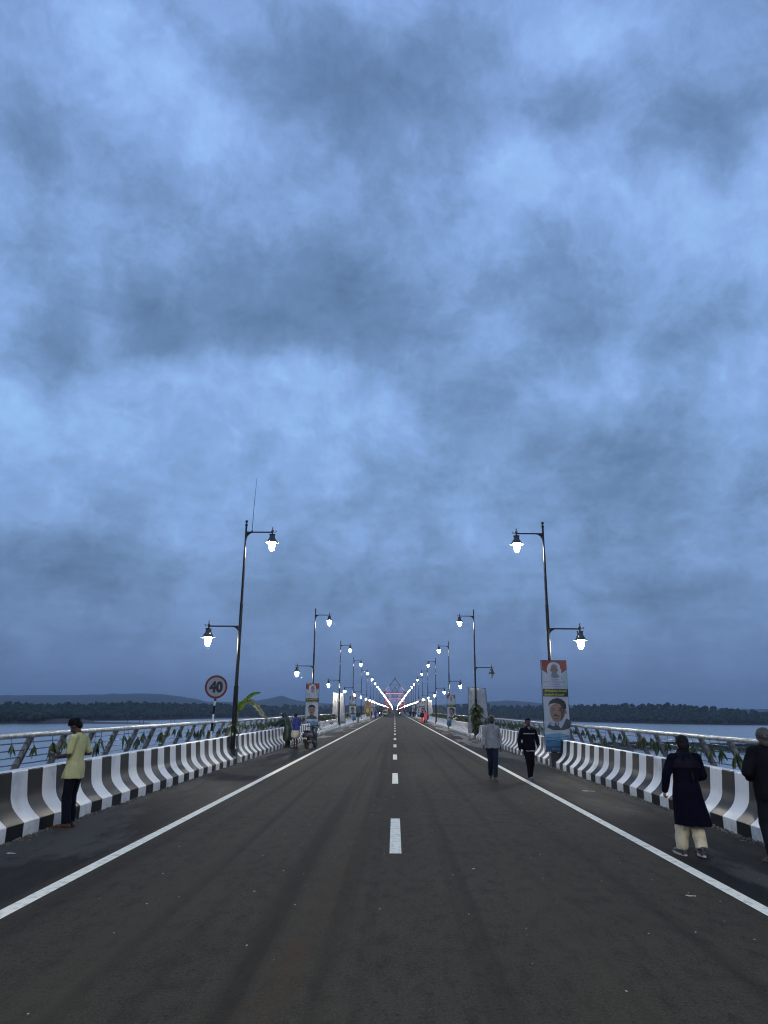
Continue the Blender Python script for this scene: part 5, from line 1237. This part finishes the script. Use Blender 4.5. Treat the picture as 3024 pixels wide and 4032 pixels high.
FW = [(4.6, 225, (.02, .02, .02), (.02, .02, .025), 'stout dark-clad walker leading the group on the right'), (5.0, 228, (.02, .03, .02), (.02, .02, .02), 'walker in a dark green top in the right-hand group'), (5.7, 235, (.45, .45, .06), (.03, .03, .03), 'walker in a yellow top in the right-hand group'),
      (6.0, 232, (.45, .32, .36), (.25, .2, .2), 'walker in pale pink in the right-hand group'), (5.1, 200, (.02, .015, .02), (.02, .02, .02), 'dark-clad walker near the right barrier behind the pale pink one'), (5.2, 190, (.015, .015, .015), (.015, .015, .02), 'last dark-clad walker of the right-hand group'),
      (-4.6, 215, (.02, .02, .02), (.02, .02, .02), 'dark-clad walker beside the oncoming left motor scooter'), (-4.2, 230, (.03, .02, .02), (.02, .02, .02), 'second dark-clad walker by the oncoming left motor scooter'), (-3.0, 330, (.10, .02, .02), (.02, .02, .02), 'walker in a maroon top far ahead left of the centre line'),
      (-3.6, 350, (.02, .02, .03), (.02, .02, .02), 'tiny dark walker far ahead on the left'), (-2.3, 340, (.03, .03, .05), (.02, .02, .02), 'tiny dark walker nearest the centre line on the left'), (1.6, 340, (.02, .03, .05), (.02, .02, .02), 'tiny dark walker just right of the centre line'),
      (2.4, 420, (.12, .03, .03), (.03, .02, .02), 'tiny walker in a reddish top far ahead on the right'), (4.4, 330, (.03, .03, .03), (.02, .02, .02), 'tiny dark walker far ahead near the right barrier'), (4.9, 350, (.2, .2, .2), (.03, .03, .03), 'tiny walker in a grey top far ahead near the right barrier'), (-4.6, 380, (.14, .03, .02), (.03, .03, .03), 'tiny walker in rust red far ahead near the left barrier')]
for i, (x, y, a, b, lb) in enumerate(FW): walker(min(5.0, x), y, 1.6 + .03 * (i % 4), R(180 if i % 2 else 5), lb, a, b, .1 * (i % 3), 10 + i)
# oncoming two-wheelers with lit headlamps, each with a rider
def rider(x, y, label, c, seed):
    J = dict(J0, hipL=(-.10, 0, .92), hipR=(.10, 0, .92), kneeL=(-.16, .38, .80), kneeR=(.16, .38, .80), ankL=(-.13, .30, .36), ankR=(.13, .30, .36), toeL=(-.13, .46, .33), toeR=(.13, .46, .33), elL=(-.28, .22, 1.18), wrL=(-.30, .48, 1.10), elR=(.28, .22, 1.18), wrR=(.30, .48, 1.10))
    t = person(label, (x, y + .12, dz(y) - .12), R(180), 1.7, group='riders on oncoming two-wheelers'); link('body', body_mesh(J, SK1, .02, lod=2), t)
    mb = MB(); torso(mb, J, .04, .90, 1.45); sleeve(mb, J, 'L', .085, .07, .055, .9); sleeve(mb, J, 'R', .085, .07, .055, .9); link('top', remeshed(mb, cloth('rider_%d' % seed, c), .022, 2, name='top'), t)
    mb = MB(); leg_cloth(mb, J, 'L', .10, .08, .07, .95); leg_cloth(mb, J, 'R', .10, .08, .07, .95); link('trousers', remeshed(mb, cloth('dark_trousers', (.02, .02, .025)), .022, 2, name='trousers'), t)
    mb = MB(); mb.ell((0, 0, .02), (.12, .135, .13), 12, 10, 0, head_T(J)); mb.build('helmet', mat('helmet_black', (.01, .011, .016)), t, True)
for x, y, lb, c in ((1.35, 205, 'right of the centre line', (.02, .02, .03)), (-4.0, 195, 'by the left shoulder', (.03, .03, .03)), (-2.6, 420, 'far ahead on the left', (.04, .03, .03))):
    scooter('oncoming scooter with its headlamp lit, ' + lb, (x, y, dz(y)), R(180), 0, True); rider(x, y, 'rider on the oncoming scooter ' + lb, c, int(y))
# auto rickshaw
t = thing('auto_rickshaw', 'green and yellow three-wheeled auto rickshaw with a white roof front on the left lane', 'auto rickshaw', (-2.55, 196, 0), R(180))
YE = mat('rickshaw_yellow', (.40, .36, .05), .5); GR = mat('rickshaw_green', (.04, .12, .04), .5); DKP = mat('dark_plastic', (.012, .012, .013), .5)
wheel(t, (0, .95, .22), .22); wheel(t, (-.55, -.75, .22), .22); wheel(t, (.55, -.75, .22), .22)
mb = MB(); mb.ell((0, .55, .55), (.55, .60, .40)); mb.box((0, -.45, .58), (1.25, 1.25, .55)); link('body', remeshed(mb, GR, .03, 3, name='body'), t)
mb = MB(); mb.rings([(1.62, .62, 1.05, 0, -.25), (1.72, .62, 1.05, 0, -.25), (1.80, .50, .90, 0, -.28)]); link('roof', remeshed(mb, mat('rickshaw_canopy', (.45, .45, .40), .6), .03, 2, name='roof'), t)
for s_ in (-1, 1):
    for y_ in (.55, -.25, -1.05): mb = MB(); mb.tube([(s_ * .58, y_, .75), (s_ * .56, y_, 1.66)], .03, 6); mb.build('roof_post', YE, t)
mb = MB(); mb.box((0, .72, 1.28), (1.02, .02, .55)); mb.build('windscreen', mat('dark_glass', (.03, .035, .04), .1), t)
mb = MB(); mb.box((0, .80, .86), (.9, .04, .22)); mb.build('front_panel', YE, t); mb = MB(); mb.box((0, -.7, 1.0), (1.1, .3, .5)); mb.build('seat', DKP, t)
for s_ in (-1, 1): mb = MB(); mb.ell((s_ * .28, 1.10, .68), (.07, .04, .07)); mb.build('headlight', mat('headlight_glass', (.3, .3, .3), .1), t, True)
# orphan prototypes were moved into place above; no helpers remain

# ------------------------------------------------------------------ haze
mb = MB(); mb.box((0, 3250, 90), (12600, 10100, 2 * (90 - WATER + 1))); o = mb.build('haze', None if False else []); tag(o, kind='stuff', label='thin blue evening haze over the lake', cat='haze')
hm = bpy.data.materials.new('haze_air'); hm.use_nodes = True; nt = hm.node_tree; nt.nodes.clear(); out = nt.nodes.new('ShaderNodeOutputMaterial'); vp = nt.nodes.new('ShaderNodeVolumePrincipled')
vp.inputs['Color'].default_value = (.80, .86, .95, 1); vp.inputs['Density'].default_value = HAZE_DENSITY; vp.inputs['Anisotropy'].default_value = .2; nt.links.new(vp.outputs[0], out.inputs['Volume']); o.data.materials.append(hm)
print('OBJS', len(bpy.data.objects), 'FACES', sum(len(m.polygons) for m in bpy.data.meshes))
